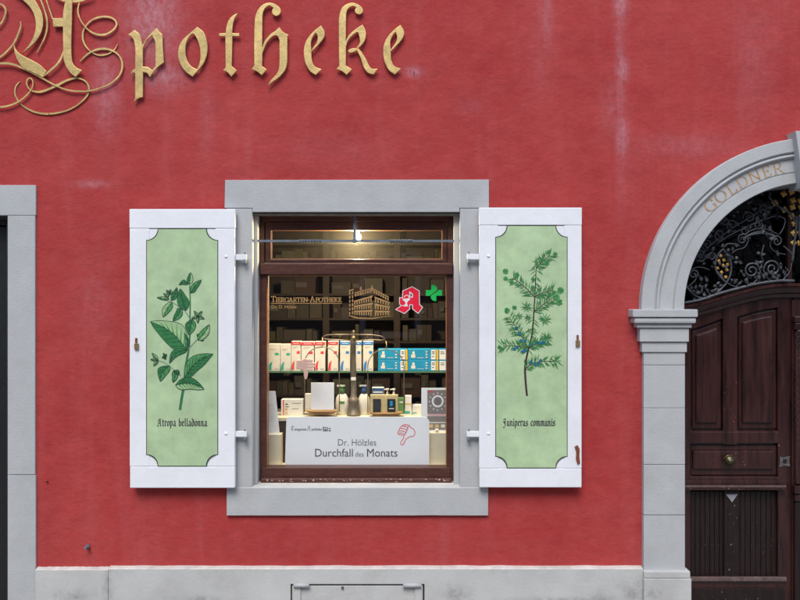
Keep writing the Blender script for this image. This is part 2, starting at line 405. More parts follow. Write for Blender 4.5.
# ------------------------------------------------------------------ ground
g = MB().add([(-80, -80, 0), (80, -80, 0), (80, 80, 0), (-80, 80, 0)], [(0, 1, 2, 3)])
o = part('pavement', g, M['pave']); o['kind'] = 'structure'

# ------------------------------------------------------------------ building shell
bld = thing('building', 'red plastered pharmacy building with pale grey stone window and door surrounds', 'building', (0, 0, 0))
rect = lambda x0, x1, z0, z1: [(x0, z0), (x1, z0), (x1, z1), (x0, z1)]
CX, CZ, AR = X(812, -0.03), Z(310, -0.03), (D-0.03)/D/S      # arch centre, metres per pixel
def arc(r, a0, a1, n): return [(CX + r*AR*math.cos(a0+(a1-a0)*k/n), CZ + r*AR*math.sin(a0+(a1-a0)*k/n)) for k in range(n+1)]
LX0, LX1 = X(-190), X(14)
door_hole = [(CX-150*AR, -0.2), (CX+150*AR, -0.2)] + arc(150, 0, math.pi, 40)
notch = [(-7, 7.2), (-7, -0.2), (LX0-0.06, -0.2), (LX0-0.06, Z(200)), (LX1+0.06, Z(200)), (LX1+0.06, -0.2)] + [(CX-150*AR, -0.2)] + arc(150, math.pi, 0, 40) + [(CX+150*AR, -0.2), (9, -0.2), (9, 7.2)]
part('wall', poly(notch, [rect(X(242), X(474), Z(500), Z(194))], 0.0, 0.42), M['plaster'], bld)

# plinth
def plinth(px0, px1, py, front, hole=None, x0=None, x1=None):
    a = X(px0, front) if x0 is None else x0; b = X(px1, front) if x1 is None else x1
    me = poly(rect(a, b, -0.1, Z(py+4.5, front)), [hole] if hole else [], front, 0.05)
    p = part('plinth', me, M['plinth'], bld)
    m = MB(); z0, z1 = Z(py+4.5, front), Z(py, 0)
    n = 30; top = []; 
    rows = []
    for k in range(n+1):
        x = a + (b-a)*k/n; j = R.uniform(-.0022, .0022)*(1 if 0 < k < n else 0)
        rows.append([(x, front, z0+0.0005), (x, front+0.006, z0+0.006+j*.4), (x, 0.012, z1+j), (x, 0.03, z0+0.0005)])
    m.loft(rows, smooth=False); part('ledge', m, M['ledge'], p)
    return p
HF = -0.032
hatch_hole = rect(X(290.5, HF), X(424.5, HF), Z(618, HF), Z(584, HF))
pl = plinth(108.4, 643, 565, HF, hatch_hole)
plinth(35.5, 108, 566, HF+0.006)
plinth(0, 0, 566, HF, x0=CX+170*AR, x1=9); plinth(0, 0, 566, HF, x0=-7, x1=LX0-0.14)
part('hatch_gap_shade', MB().box(X(288, HF), X(427, HF), -0.005, -0.001, Z(621, HF), Z(581, HF)), M['black'], pl)  # black sheet standing in for the shade inside the hatch gap

# window surround: reveal lining + front stones
def ring_prism(o, i, y0, y1): return poly(o, [i], y0, y1)
dl = 0.042
ws = part('window_surround', ring_prism(rect(X(238), X(478), Z(503), Z(192)), rect(X(257.5, dl), X(454, dl), Z(486.2, dl), Z(215, dl)), dl, 0.40), M['stone'], bld)
fs = -0.012
part('lintel', poly([(X(224.5, fs), Z(208, fs)), (X(225, fs), Z(180, fs)), (X(489, fs), Z(179.5, fs)), (X(489, fs), Z(208, fs)), (X(459.5, fs), Z(208, fs)), (X(459.5, fs), Z(212, fs)), (X(252.5, fs), Z(212, fs)), (X(252.5, fs), Z(208, fs))], [], fs, dl-0.001, 0.002), M['stone'], ws)
part('jamb', pbox(226.5, 252.2, 208.5, 487, fs, dl-0.001, 0.002), M['stone'], ws)
part('jamb', pbox(460, 487.5, 208.5, 487, fs, dl-0.001, 0.002), M['stone'], ws)
m = MB(); zz = Z(487.5, fs-0.01)
a, b = X(227, fs), X(488, fs); prof = [(fs-0.006, Z(515, fs)), (fs-0.006, zz-0.004), (fs-0.003, zz), (0.118, zz+0.006), (0.118, zz-0.02), (dl-0.002, zz-0.02), (dl-0.002, Z(515, fs))]
rows = []
for k in range(25):
    x = a+(b-a)*k/24; j = R.uniform(-.0006, .0006)
    rows.append([(x, y, z+(j if q == 0 else 0)) for q, (y, z) in enumerate(prof)])
# the tongue of the sill only runs inside the opening
rows_front = [[r[0], r[1], r[2], (r[2][0], dl-0.002, zz+0.003), r[6]] for r in rows]
sil = part('sill', MB().loft(rows_front, smooth=False), M['stone'], ws)
xa, xb = X(257.5, dl)+0.001, X(454, dl)-0.001
part('sill_slope', MB().loft([[(x, dl-0.0018, zz+0.003), (x, 0.12, zz+0.007), (x, 0.12, zz-0.02), (x, dl-0.0018, zz-0.02)] for x in (xa, xb)], smooth=False), M['ledge'], ws)
part('drip_groove', MB().box(X(253, 0.02), X(459, 0.02), 0.0, dl-0.002, Z(215.6, 0.02), Z(212.6, 0.02)), pmat('weathered_drip', (0.10, 0.095, 0.08), 0.9, 0.3, 30, 0.3, 80), ws)

# left doorway surround
fl = -0.014
ld = part('doorway_surround', poly([(LX0-0.1, -.1), (LX0-0.1, Z(192)), (LX1+0.1, Z(192)), (LX1+.1, -.1), (X(8, .03), -.1), (X(8, .03), Z(214, .03)), (LX0, Z(214, .03)), (LX0, -.1)], [], 0.03, 0.36), M['stone'], bld)
part('lintel', bevbox(LX0-0.14, X(35.7, fl), fl, 0.029, Z(215.2, fl), Z(185, fl), 0.002), M['stone'], ld)
for q0, q1 in ((215.6, 474.6), (475.2, 640)):
    part('jamb', pbox(7.6, 35 if q0 < 300 else 35.6, q0, q1, fl, 0.029, 0.002), M['stone'], ld)
    part('jamb', bevbox(LX0-0.14, LX0, fl, 0.029, Z(q1, fl), Z(q0, fl), 0.002), M['stone'], ld)

# arched door surround
RI = 127.6
lin_o = [(CX-165*AR, -.1)] + arc(165, math.pi, 0, 48) + [(CX+165*AR, -.1)]
lin_i = [(CX+RI*AR, -.1)] + arc(RI, 0, math.pi, 48) + [(CX-RI*AR, -.1)]
dsur = part('door_surround', poly(lin_o + lin_i, [], 0.02, 0.36), M['stone'], bld)
prof = [(171.6, 0.004), (171.6, -0.046), (171.0, -0.05), (159.0, -0.05), (158.4, -0.047), (157.6, -0.036), (156.8, -0.036), (156.2, -0.044), (154.6, -0.046), (153.4, -0.04), (153.0, -0.030), (152.2, -0.0265), (139.4, -0.0265), (139.0, -0.022), (138.2, -0.022), (137.8, -0.030), (128.2, -0.030), (RI, -0.027), (RI, 0.0195), (171.6, 0.0195)]
def arch_piece(a0, a1, n):
    rings = []
    for k in range(n+1):
        a = a0+(a1-a0)*k/n
        rings.append([(CX+r*AR*math.cos(a), y, CZ+r*AR*math.sin(a)) for r, y in prof])
    return MB().loft(rings, smooth=False)
ks0, ks1 = rad(97.0), rad(83.0)
part('archivolt', arch_piece(math.pi, ks0, 60), M['stone'], dsur)
part('archivolt', arch_piece(ks1, 0, 60), M['stone'], dsur)
m = MB()
kp = [(CX+r*AR*math.cos(a), CZ+r*AR*math.sin(a)) for r, a in ((122, rad(96.8)), (178, rad(97.2)), (178, rad(82.8)), (122, rad(83.2)))]
part('keystone', poly(kp, [], -0.092, 0.06, 0.004), M['stone'], dsur)
FP = -0.032
def sym(px0, px1, py0, py1, d0, d1, name, bev=0.0025, mt='stone'):
    x0, x1 = X(px0, d0), X(px1, d0)
    part(name, bevbox(x0, x1, d0, d1, Z(py1, d0), Z(py0, d0), bev), M[mt], dsur)
    part(name, bevbox(2*CX-x1, 2*CX-x0, d0, d1, Z(py1, d0), Z(py0, d0), bev), M[mt], dsur)
for y0, y1 in ((352.5, 364.8), (365.2, 407.8), (408.2, 464.3), (464.8, 514.8), (515.3, 570.5)):
    j = R.uniform(-.001, .001)
    sym(643.7, 685, y0, y1, FP+j, 0.0195, 'stone_block', 0.002)
sym(642, 687, 342.2, 352.2, FP-.008, 0.0197, 'capital')
sym(640, 689, 328.2, 341.8, FP-.018, 0.0198, 'capital')
sym(637, 692, 323.8, 327.8, FP-.028, 0.0199, 'capital', 0.004)
sym(634.5, 696.5, 317.6, 323.5, FP-.045, 0.020, 'capital', 0.011)
sym(633, 698, 309.4, 317.2, FP-.052, 0.0201, 'capital', 0.005)
sym(644, 690.5, 571.5, 578.5, FP-.022, 0.0202, 'base_block', 0.006, 'plinth')
sym(644, 691.5, 579, 640, FP-.026, 0.0203, 'base_block', 0.003, 'plinth')

# serif capitals by pen strokes
SER = {
 'G': (1.0, [[(.92, .8), (.8, .95), (.55, 1), (.25, .9), (.08, .65), (.06, .4), (.18, .14), (.45, 0), (.7, .03), (.9, .14)], [(.9, .0), (.9, .42)], [(.72, .42), (1.0, .42)], [(.92, .7), (.92, .95)]]),
 'O': (1.05, [[(.5, 1), (.2, .9), (.05, .65), (.05, .35), (.2, .1), (.5, 0), (.8, .1), (.97, .35), (.97, .65), (.8, .9), (.5, 1)]]),
 'L': (.75, [[(.2, 0), (.2, 1)], [(.05, 1), (.36, 1)], [(.05, 0), (.7, 0), (.76, .2)]]),
 'D': (1.0, [[(.2, 0), (.2, 1)], [(.05, 1), (.5, 1), (.8, .88), (.95, .62), (.95, .38), (.8, .12), (.5, 0), (.05, 0)]]),
 'N': (1.0, [[(.15, 0), (.15, 1)], [(.0, 1), (.15, 1), (.88, 0)], [(.88, 0), (.88, 1)], [(.74, 1), (1.02, 1)], [(0, 0), (.3, 0)]]),
 'E': (.75, [[(.2, 0), (.2, 1)], [(.05, 1), (.68, 1), (.7, .82)], [(.2, .52), (.55, .52)], [(.55, .42), (.55, .62)], [(.05, 0), (.7, 0), (.75, .2)]]),
 'R': (.9, [[(.2, 0), (.2, 1)], [(.05, 1), (.5, 1), (.72, .88), (.74, .68), (.55, .52), (.2, .5)], [(.45, .5), (.88, 0), (1.0, 0)], [(.05, 0), (.35, 0)]]),
 'T': (.85, [[(.42, 0), (.42, 1)], [(.02, .82), (.04, 1), (.82, 1), (.84, .82)], [(.27, 0), (.57, 0)]]),
 'I': (.4, [[(.2, 0), (.2, 1)], [(.05, 1), (.35, 1)], [(.05, 0), (.35, 0)]]),
 'A': (1.0, [[(.08, 0), (.47, 1)], [(.47, 1), (.88, 0)], [(.22, .36), (.72, .36)], [(-.04, 0), (.22, 0)], [(.72, 0), (1.02, 0)]]),
 'P': (.8, [[(.2, 0), (.2, 1)], [(.05, 1), (.5, 1), (.72, .88), (.74, .66), (.55, .48), (.2, .46)], [(.05, 0), (.38, 0)]]),
 'H': (1.0, [[(.18, 0), (.18, 1)], [(.84, 0), (.84, 1)], [(.18, .52), (.84, .52)], [(.03, 0), (.33, 0)], [(.03, 1), (.33, 1)], [(.69, 0), (.99, 0)], [(.69, 1), (.99, 1)]]),
 'K': (.95, [[(.2, 0), (.2, 1)], [(.2, .45), (.75, 1)], [(.4, .62), (.85, 0), (1.0, 0)], [(.05, 0), (.36, 0)], [(.05, 1), (.36, 1)], [(.6, 1), (.9, 1)]]),
 '-': (.45, [[(.05, .42), (.38, .42)], [(.05, .46), (.38, .46)]]),
}
# broken-script minuscules by a slanted nib
BLK = {
 'a': (.62, [[(.08, .82), (.3, 1), (.45, .85), (.45, .12), (.58, 0)], [(.45, .58), (.15, .45), (.08, .2), (.22, 0), (.45, .18)]]),
 'b': (.6, [[(.1, 1.55), (.1, .1), (.28, 0), (.48, .18), (.48, .75), (.32, .95), (.1, .75)]]),
 'c': (.5, [[(.45, .85), (.3, 1), (.08, .78), (.08, .2), (.25, 0), (.45, .15)]]),
 'd': (.6, [[(.1, 1.5), (.48, .95), (.48, .18), (.3, 0), (.08, .18), (.08, .72), (.28, .92), (.46, .8)]]),
 'e': (.5, [[(.08, .5), (.44, .68), (.3, 1), (.08, .78), (.08, .2), (.25, 0), (.45, .16)]]),
 'i': (.32, [[(.04, .85), (.14, 1), (.14, .12), (.27, 0)], [(.1, 1.38), (.2, 1.28)]]),
 'l': (.32, [[(.14, 1.55), (.14, .12), (.27, 0)]]),
 'm': (.95, [[(.04, .85), (.12, 1), (.12, 0)], [(.12, .8), (.32, 1), (.44, .85), (.44, 0)], [(.44, .8), (.64, 1), (.76, .85), (.76, .12), (.9, 0)]]),
 'n': (.64, [[(.04, .85), (.12, 1), (.12, 0)], [(.12, .8), (.32, 1), (.45, .85), (.45, .12), (.58, 0)]]),
 'o': (.56, [[(.28, 1), (.08, .8), (.08, .2), (.26, 0), (.48, .2), (.48, .8), (.28, 1)]]),
 'p': (.6, [[(.04, .85), (.12, 1), (.12, -.5)], [(.12, .8), (.32, 1), (.48, .82), (.48, .2), (.3, 0), (.12, .15)]]),
 'r': (.46, [[(.04, .85), (.12, 1), (.12, .1), (.24, 0)], [(.12, .78), (.28, 1), (.42, .85)]]),
 's': (.5, [[(.42, .88), (.28, 1), (.1, .82), (.12, .6), (.42, .4), (.42, .18), (.26, 0), (.06, .14)]]),
 't': (.42, [[(.16, 1.3), (.16, .12), (.34, 0)], [(.02, .98), (.36, .98)]]),
 'u': (.64, [[(.04, .88), (.12, 1), (.12, .15), (.28, 0), (.45, .2)], [(.4, .9), (.46, 1), (.46, .12), (.6, 0)]]),
 'h': (.6, [[(.12, 1.55), (.12, 0)], [(.12, .8), (.32, 1), (.46, .82), (.46, .1), (.3, -.3)]]),
 'k': (.56, [[(.12, 1.55), (.12, 0)], [(.12, .55), (.42, 1), (.4, .7), (.2, .5), (.36, .15), (.5, 0)]]),
 'g': (.6, [[(.46, .95), (.28, 1), (.08, .8), (.08, .2), (.28, 0), (.46, .2)], [(.46, 1), (.46, -.25), (.26, -.45), (.08, -.3)]]),
 'A': (.95, [[(.1, .95), (.3, 1.35), (.55, 1.45), (.62, 1.2), (.62, .1), (.82, 0)], [(.5, 1.4), (.22, .5), (.0, .05), (.2, -.05)], [(.2, .6), (.66, .6)]]),
 'J': (.8, [[(.1, 1.1), (.25, 1.4), (.7, 1.35), (.5, 1.1), (.5, .0), (.3, -.35), (.05, -.25)], [(.0, .6), (.2, .9), (.4, .5)]]),
 'T': (.9, [[(.1, 1.2), (.4, 1.45), (.85, 1.3)], [(.45, 1.3), (.15, .9), (.12, .3), (.4, 0), (.8, .2)], [(.5, 1.2), (.5, .2)]]),
 ' ': (.45, []),
}
def pen(font, txt, x, z, y, h, nib, thin, sp=0.08, sx=1.0, place=None, adv_only=False):
    mb = MB(); cx = 0.0; k = 0
    for ch in txt:
        wd, strokes = font[ch]
        for st in strokes:
            pts = st if len(st) < 5 or font is BLK else sample(st, 4)
            for i in range(len(pts)-1):
                a = ((cx+pts[i][0])*h*sx, pts[i][1]*h); b = ((cx+pts[i+1][0])*h*sx, pts[i+1][1]*h)
                dx, dz = b[0]-a[0], b[1]-a[1]; l = math.hypot(dx, dz) or 1
                # effective width of a slanted nib for this direction
                wn = max(thin, abs(dx*nib[1]-dz*nib[0])/l)
                nx, nz = -dz/l*wn/2, dx/l*wn/2; ex, ez = dx/l*thin*.4, dz/l*thin*.4
                q = [(a[0]+nx-ex, a[1]+nz-ez), (a[0]-nx-ex, a[1]-nz-ez), (b[0]-nx+ex, b[1]-nz+ez), (b[0]+nx+ex, b[1]+nz+ez)]
                yy = y - k*0.00001; k += 1
                q = [place(u, v) if place else (x+u, z+v) for u, v in q]
                mb.add([(u, yy, v) for u, v in q], [(0, 1, 2, 3)])
        cx += wd + sp
    return (mb, cx*h*sx)
# GOLDNER round the arch
ang = rad(136.4)
for ch in 'GOLDNER':
    wd = SER[ch][0]; hh = 11.0*AR; rb = 140.2*AR
    da = (wd*hh*1.0)/(rb+hh/2)
    def place(u, v, a0=ang):
        a = a0 - u/(rb+hh/2); return (CX+(rb+v)*math.cos(a), CZ+(rb+v)*math.sin(a))
    mb, _ = pen(SER, ch, 0, 0, -0.0272, hh, (1.6*AR, 0), 0.7*AR, place=place)
    part('inscription_letter', mb, M['golddark'], dsur)
    ang -= da + rad(1.15)

# ------------------------------------------------------------------ rooms behind the openings (closed shells)
def shell(x0, x1, y0, y1, z0, z1, mat, holes_front=None, name='room'):
    t_ = .05
    part(name+'_floor', MB().box(x0, x1, y0, y1, z0-t_, z0), mat, bld)
    part(name+'_ceiling', MB().box(x0, x1, y0, y1, z1, z1+t_), mat, bld)
    part(name+'_wall', MB().box(x0-t_, x0-.001, y0, y1, z0-t_, z1+t_), mat, bld)
    part(name+'_wall', MB().box(x1+.001, x1+t_, y0, y1, z0-t_, z1+t_), mat, bld)
    part(name+'_wall', MB().box(x0-t_, x1+t_, y1+.001, y1+t_, z0-t_, z1+t_), mat, bld)
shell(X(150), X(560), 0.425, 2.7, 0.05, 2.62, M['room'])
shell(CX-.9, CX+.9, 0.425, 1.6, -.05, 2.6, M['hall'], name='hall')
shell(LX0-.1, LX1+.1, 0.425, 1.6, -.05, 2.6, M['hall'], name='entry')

# ------------------------------------------------------------------ shop window
win = thing('shop_window', 'brown wooden shop window with narrow top light and gilt lettering on its glass', 'window', (X(356), 0.12, Z(484, .12)))
d0 = 0.085; d1 = 0.16
W = M['wood']
part('frame', poly(rect(X(256, d0), X(456, d0), Z(483.5, d0), Z(213, d0)), [rect(X(266.3, d0), X(446.6, d0), Z(467.5, d0), Z(275.5, d0)), rect(X(264, d0), X(447.5, d0), Z(262.6, d0), Z(221, d0))], d0+.012, d1, 0.003), W, win)
part('transom_bar', bevbox(X(259.8, d0), X(452.7, d0), d0-.008, d0+.04, Z(274.6, d0), Z(263.4, d0), 0.006, 3), W, win)
part('transom_sash', poly(rect(X(264.6, d0), X(447, d0), Z(262.2, d0), Z(221.4, d0)), [rect(X(270.6, d0), X(442.2, d0), Z(258.8, d0), Z(230, d0))], d0+.018, d1-.01, 0.004), W, win)
# beads round the panes
def frame_ring(px0, px1, py0, py1, wd, y0, y1): return poly(rect(X(px0, y0), X(px1, y0), Z(py1, y0), Z(py0, y0)), [rect(X(px0+wd, y0), X(px1-wd, y0), Z(py1-wd, y0), Z(py0+wd, y0))], y0, y1)
part('glazing_bead', frame_ring(270.4, 442.6, 229.6, 259.3, 0.9, d0+.030, d0+.045), M['bead'], win)
part('glazing_bead', frame_ring(266.2, 447.0, 275.3, 467.7, 0.8, d0+.020, d0+.05), M['bead'], win)
part('bottom_rail', bevbox(X(262, d0), X(450.5, d0), d0+.004, d1, Z(478, d0), Z(467.9, d0), 0.004), W, win)
part('weather_bar', bevbox(X(260.6, d0-.02), X(452, d0-.02), d0-.022, d0+.06, Z(483.8, d0-.02), Z(478.6, d0-.02), 0.007, 3), W, win)
mp = part('pane', MB().box(X(265, .13), X(448, .13), .130, .134, Z(468.5, .13), Z(274.5, .13)), M['glass'], win)
tp = part('pane', MB().box(X(269.5, .125), X(443.5, .125), .125, .129, Z(259.8, .125), Z(229, .125)), M['glass_t'], win)
m = MB()
for k in range(46):    # flakes of lost paint along the bottom rails
    px = R.uniform(264, 450); py = R.choice((R.gauss(480, .5), R.gauss(480.4, .6), 479.3)); s = R.uniform(.3, 1.1)*(1.6 if px > 415 else 1)
    pp = [(X(px+s*math.cos(a)*R.uniform(.5, 1.3), d0-.023), Z(py+.45*s*math.sin(a)*R.uniform(.5, 1.2), d0-.023)) for a in (0, 1, 2.2, 3.2, 4.1, 5.3)]
    m.prism(pp, d0-.0235-.00002*k, d0-.0215)
part('paint_flakes', m, M['chip'], win, kind='stuff')
# prints on the pane (front face of the glass)
yg = 0.1296
def dec(pts, mb, y=yg, mi=0): mb.add([(X(a, yg), y, Z(b, yg)) for a, b in pts], [tuple(range(len(pts)))], False, mi)
def smallcaps(txt, px0, px1, py, h):
    mb = MB(); out = MB(); x = 0.0
    for wd in txt.split(' '):
        pass
    # first letters of the two words tall
    wid = 0; items = []
    for i, ch in enumerate(txt):
        hh = h*1.3 if i in (0, txt.index('-')+1) else h
        items.append((ch, wid, hh)); wid += (SER[ch][0]+.10)*hh
    sx = (px1-px0)/wid
    for ch, u, hh in items:
        mb, _ = pen(SER, ch, X(px0+u*sx, yg), Z(py, yg), yg, L(hh, yg), (L(.85, yg), 0), L(.42, yg), sx=sx)
        out.add(mb.v, mb.f)
    return out
tx = part('window_lettering', smallcaps('TIERGARTEN-APOTHEKE', 271.2, 341.5, 302, 4.4), M['goldprint'], mp)
mb = MB(); dec([(271, 303.1), (342, 303.1), (342, 303.7), (271, 303.7)], mb); part('gilt_rule', mb, M['goldprint'], mp)
part('window_lettering', text_mesh('Dr. D. Hölzle', L(4.6, yg), X(271.2, yg), Z(308.4, yg), yg, 0.0002), M['goldprint'], mp)
# gilt corner-house emblem
mb = MB(); k = 0
def q(a): 
    global k; k += 1; dec(a, mb, yg-0.000004*k)
def facade(xa, xb, top_a, top_b, bot_a, bot_b, nb):
    lerp = lambda a, b, t: a+(b-a)*t
    for row in range(3):
        t0, t1 = row/3+.02, row/3+.24
        for part_ in ('band', 'wins'):
            if part_ == 'band':
                q([(xa, lerp(top_a, bot_a, t0)), (xb, lerp(top_b, bot_b, t0)), (xb, lerp(top_b, bot_b, t0+.09)), (xa, lerp(top_a, bot_a, t0+.09))])
            else:
                for c in range(nb):
                    u0, u1 = (c+.12)/nb, (c+.60)/nb
                    f = lambda u, t: (lerp(xa, xb, u), lerp(lerp(top_a, top_b, u), lerp(bot_a, bot_b, u), t))
                    q([f(u0, t0+.10), f(u1, t0+.10), f(u1, t1+.05), f(u0, t1+.05)])
facade(354, 372.4, 300.5, 295, 315.5, 316.5, 8); facade(374.6, 390, 296, 302, 317, 315, 6)
for (a0, b0, a1, b1) in ((354.5, 292.5, 371.5, 288), (373, 288.2, 389, 297)):
    q([(a0, b0), (a1, b1), (a1, b1+1.0), (a0, b0+1.0)])
    for c in range(7):
        u = (c+.2)/7; v = u+.09; f = lambda u: (a0+(a1-a0)*u, b0+(b1-b0)*u)
        (xa, ya), (xb, yb) = f(u), f(v); q([(xa, ya+1.6), (xb, yb+1.6), (xb, yb+4.2), (xa, ya+4.2)])
for yy in (292, 296, 300, 304, 308, 312): q([(349.2, yy), (350.4, yy-.2), (350.4, yy+2.4), (349.2, yy+2.6)]); q([(352.0, yy-.6), (353.2, yy-.8), (353.2, yy+2), (352.0, yy+2.2)])
q([(349, 290.4), (353.6, 288.6), (353.6, 290), (349, 291.6)]); q([(371.3, 285.5), (372.8, 285.5), (372.8, 291), (371.3, 291)]); q([(360, 287), (361.6, 286.4), (361.6, 290), (360, 290.2)])
q([(349, 315), (358, 317.4), (372, 318), (388, 316), (390, 315), (390, 316), (372, 319), (356, 318.4), (349, 316)])
part('gilt_house_emblem', mb, M['goldprint'], mp)
# red letter A emblem and green cross
z12 = lambda pts: [(X(390+a/12, yg), Z(275+b/12, yg)) for a, b in pts]
A_out = z12([(265, 135), (355, 188), (358, 352), (397, 385), (340, 467), (266, 408), (266, 362), (240, 362), (240, 410), (175, 467), (60, 415), (128, 368), (110, 350), (110, 266), (148, 266), (148, 188)])
A_hole = z12([(238, 205), (268, 228), (268, 264), (238, 264)])
bd = part('pharmacy_emblem', poly(A_out, [inset(A_hole, L(.5))], yg-.0006, yg), M['whited'], mp)
part('emblem_face', poly(inset(A_out, L(.72)), [inset(A_hole, -L(.5))], yg-.0010, yg-.0007), M['redA'], mp)
cal = z12([(146, 285), (246, 280), (236, 300), (212, 318), (203, 340), (214, 368), (214, 377), (166, 377), (166, 368), (186, 340), (180, 318), (158, 305)])
mb = MB(); mb.add([(a, yg-.0014, b) for a, b in cal], [tuple(range(len(cal)))])
sn = [(170, 270), (182, 250), (205, 243), (225, 255), (222, 275), (205, 300), (190, 330), (205, 352), (180, 366), (128, 366)]
mb.strip([(X(390+a/12, yg), Z(275+b/12, yg), L(.7)) for a, b in sn], yg-.0018, yg-.0015)
part('emblem_chalice', mb, M['whited'], mp)
for pts in ([(495, 118, 1), (528, 118), (556, 140), (566, 168), (556, 192), (525, 212), (492, 236), (478, 250, 1), (430, 250, 1), (430, 180, 1), (495, 180, 1)],
            [(580, 180, 1), (625, 180, 1), (625, 248, 1), (556, 248, 1), (556, 313, 1), (522, 309), (497, 288), (489, 262), (500, 242), (530, 222), (562, 204)]):
    part('green_cross', poly(z12(outline(pts)), [], yg-.0008, yg), M['greend'], mp)

# iron bar across the window
bar = thing('iron_bar', 'grey painted iron bar with twisted sections across the top of the shop window', 'bar', (X(356), .05, Z(241, .05)))
db = 0.05
def sqbar(xa, xb, zc, h, tw):
    n = max(2, int(abs(tw)/rad(20))+2); rings = []
    for i in range(n):
        x = xa+(xb-xa)*i/(n-1); a = rad(45)+tw*i/(n-1)
        rings.append([(x, db+h*math.cos(a+q*math.pi/2), zc+h*math.sin(a+q*math.pi/2)) for q in range(4)])
    return rings
zc = Z(241, db); hb = L(2.3)*.5*1.414
rings = sqbar(X(257, db), X(299, db), zc, hb, 0) + sqbar(X(299.2, db), X(322, db), zc, hb*1.12, rad(720)) + sqbar(X(322.2, db), X(389, db), zc, hb, 0) + sqbar(X(389.2, db), X(413, db), zc, hb*1.12, rad(720)) + sqbar(X(413.2, db), X(454.6, db), zc, hb, 0)
part('twisted_rod', MB().loft(rings, smooth=False), M['ironpaint'], bar)
part('hanger', bevbox(X(353.4, db), X(356.4, db), db-.004, db+.004, Z(240, db), Z(214, db), 0.001), M['ironpaint'], bar)
part('collar', bevbox(X(352.8, db), X(357, db), db-.009, db+.009, Z(243.2, db), Z(238.8, db), 0.002), M['ironpaint'], bar)
part('bolt', MB().lathe(P(350.5, 216.6, .04), [(.006, -.006), (.006, 0.0), (.002, .03)], 8, 'Y'), M['ironpaint'], bar)

# ------------------------------------------------------------------ window shutters
def leaf_shape(base, tip, wd, bend=0.0, fl=0.5, n=9):
    """outline of a leaf in pixels: returns centre line, left edge, right edge"""
    dx, dy = tip[0]-base[0], tip[1]-base[1]; l = math.hypot(dx, dy); nx, ny = -dy/l, dx/l
    C, A, B = [], [], []
    for i in range(n+1):
        t = i/n; b = bend*l*math.sin(math.pi*t)
        c = (base[0]+dx*t+nx*b, base[1]+dy*t+ny*b)
        h = wd/2*(math.sin(math.pi*min(1, t**(.75)))**.8 if 0 < t < 1 else 0)
        wob = 1+.10*math.sin(9*t+wd)
        C.append(c); A.append((c[0]+nx*h*wob, c[1]+ny*h*wob)); B.append((c[0]-nx*h, c[1]-ny*h))
    return C, A, B, (nx, ny)

def make_shutter(flip, label, caption_fn, art_fn):
    x0, x1 = (129.3, 235) if not flip else (479, 582)
    df = -0.062; db_ = -0.026
    t = thing('window_shutter', label, 'shutter', (X((x0+x1)/2, df), db_, Z(488, df)), 'painted window shutters')
    y0, y1 = (209, 488) if not flip else (207.5, 487.5)
    g0, g1 = (146.2, 218.2) if not flip else (495.3, 567.6)
    gy0, gy1 = (228.5, 466.5) if not flip else (225.3, 468.3)
    Wt = M['white']
    part('rail', pbox(x0, x1, y0, gy0-.2, df, db_, 0.004), Wt, t)
    part('rail', pbox(x0+.6, x1-.3, gy1+.2, y1, df, db_, 0.004), Wt, t)
    part('stile', pbox(x0+.3, g0+3, gy0, gy1, df+.0004, db_, 0.003), Wt, t)
    part('stile', pbox(g1-3, x1-.3, gy0, gy1, df+.0004, db_, 0.003), Wt, t)
    part('backing', pbox(g0+2, g1-2, gy0+.5, gy1-.5, df+.004, db_-.002, 0), Wt, t)
    # painted field with scooped corners, bordered by a dark line
    r = 11.5
    def field(e):
        a0, a1, b0, b1 = g0+e, g1-e, gy0+e, gy1-e; rr = r
        pts = []
        for cx, cy, s, sy in ((a0, b0, 1, 1), (a1, b0, -1, 1), (a1, b1, -1, -1), (a0, b1, 1, -1)):
            arcp = [(cx+s*rr*math.cos(k*math.pi/16), cy+sy*rr*math.sin(k*math.pi/16)) for k in range(9)]
            # order so outline runs round: for corner 1: from (a0,b0+rr) to (a0+rr,b0)
            if (s, sy) in ((1, 1), (-1, -1)): arcp = arcp[::-1]
            pts += arcp
        return [(X(a, df), Z(b, df)) for a, b in pts]
    part('border_line', poly(field(0), [], df-.0006, df+.003), M['line'], t)
    fd = part('painted_panel', poly(field(.75), [], df-.0011, df+.002), M['green'], t)
    # strap pins into the stone
    hx0, hx1 = (234, 246.5) if not flip else (467, 480)
    for hy in ((257.5, 434.5) if not flip else (257.0, 434.5)):
        h = part('hinge', pbox(hx0, hx1, hy-3.2, hy+2.4, -0.046, -0.034, 0.002), Wt, t)
        hp = 245 if not flip else 468.7
        part('hinge_pin', MB().lathe((X(hp, -.04), -.04, Z(hy+7, -.04)), [(.006, 0), (.008, .004), (.008, .026), (.0055, .027), (.0055, .062), (.002, .066)], 10), [M['ironpaint']], h)
        part('pin_plate', MB().box(X(hp, -.04)-.005, X(hp, -.04)+.005, -.04, -.0121, Z(hy+6, -.04), Z(hy+4.5, -.04)), M['ironpaint'], h)
        bx = 226 if not flip else 488.5
        part('bolt_head', MB().lathe(P(bx, hy-1, df), [(.0085, .001), (.008, -.002), (.004, -.004), (.0, -.0045)], 12, 'Y'), Wt, t)
    # staple and padlock at the free edge
    lx = 136 if not flip else 577.8
    ly = 344 if not flip else 341
    s_ = part('hasp', pbox(lx-1, lx+1, ly-6, ly-1, df-.006, df+.001, .001), M['rust'], t)
    part('padlock', pbox(lx-1.9, lx+2.4, ly-.6, ly+5.6, df-.010, df-.0005, .002), M['brass'], t)
    art_fn(fd, df-.0012); caption_fn(fd, df-.0013)
    for k in range(2):   # old dents
        pass
    return t

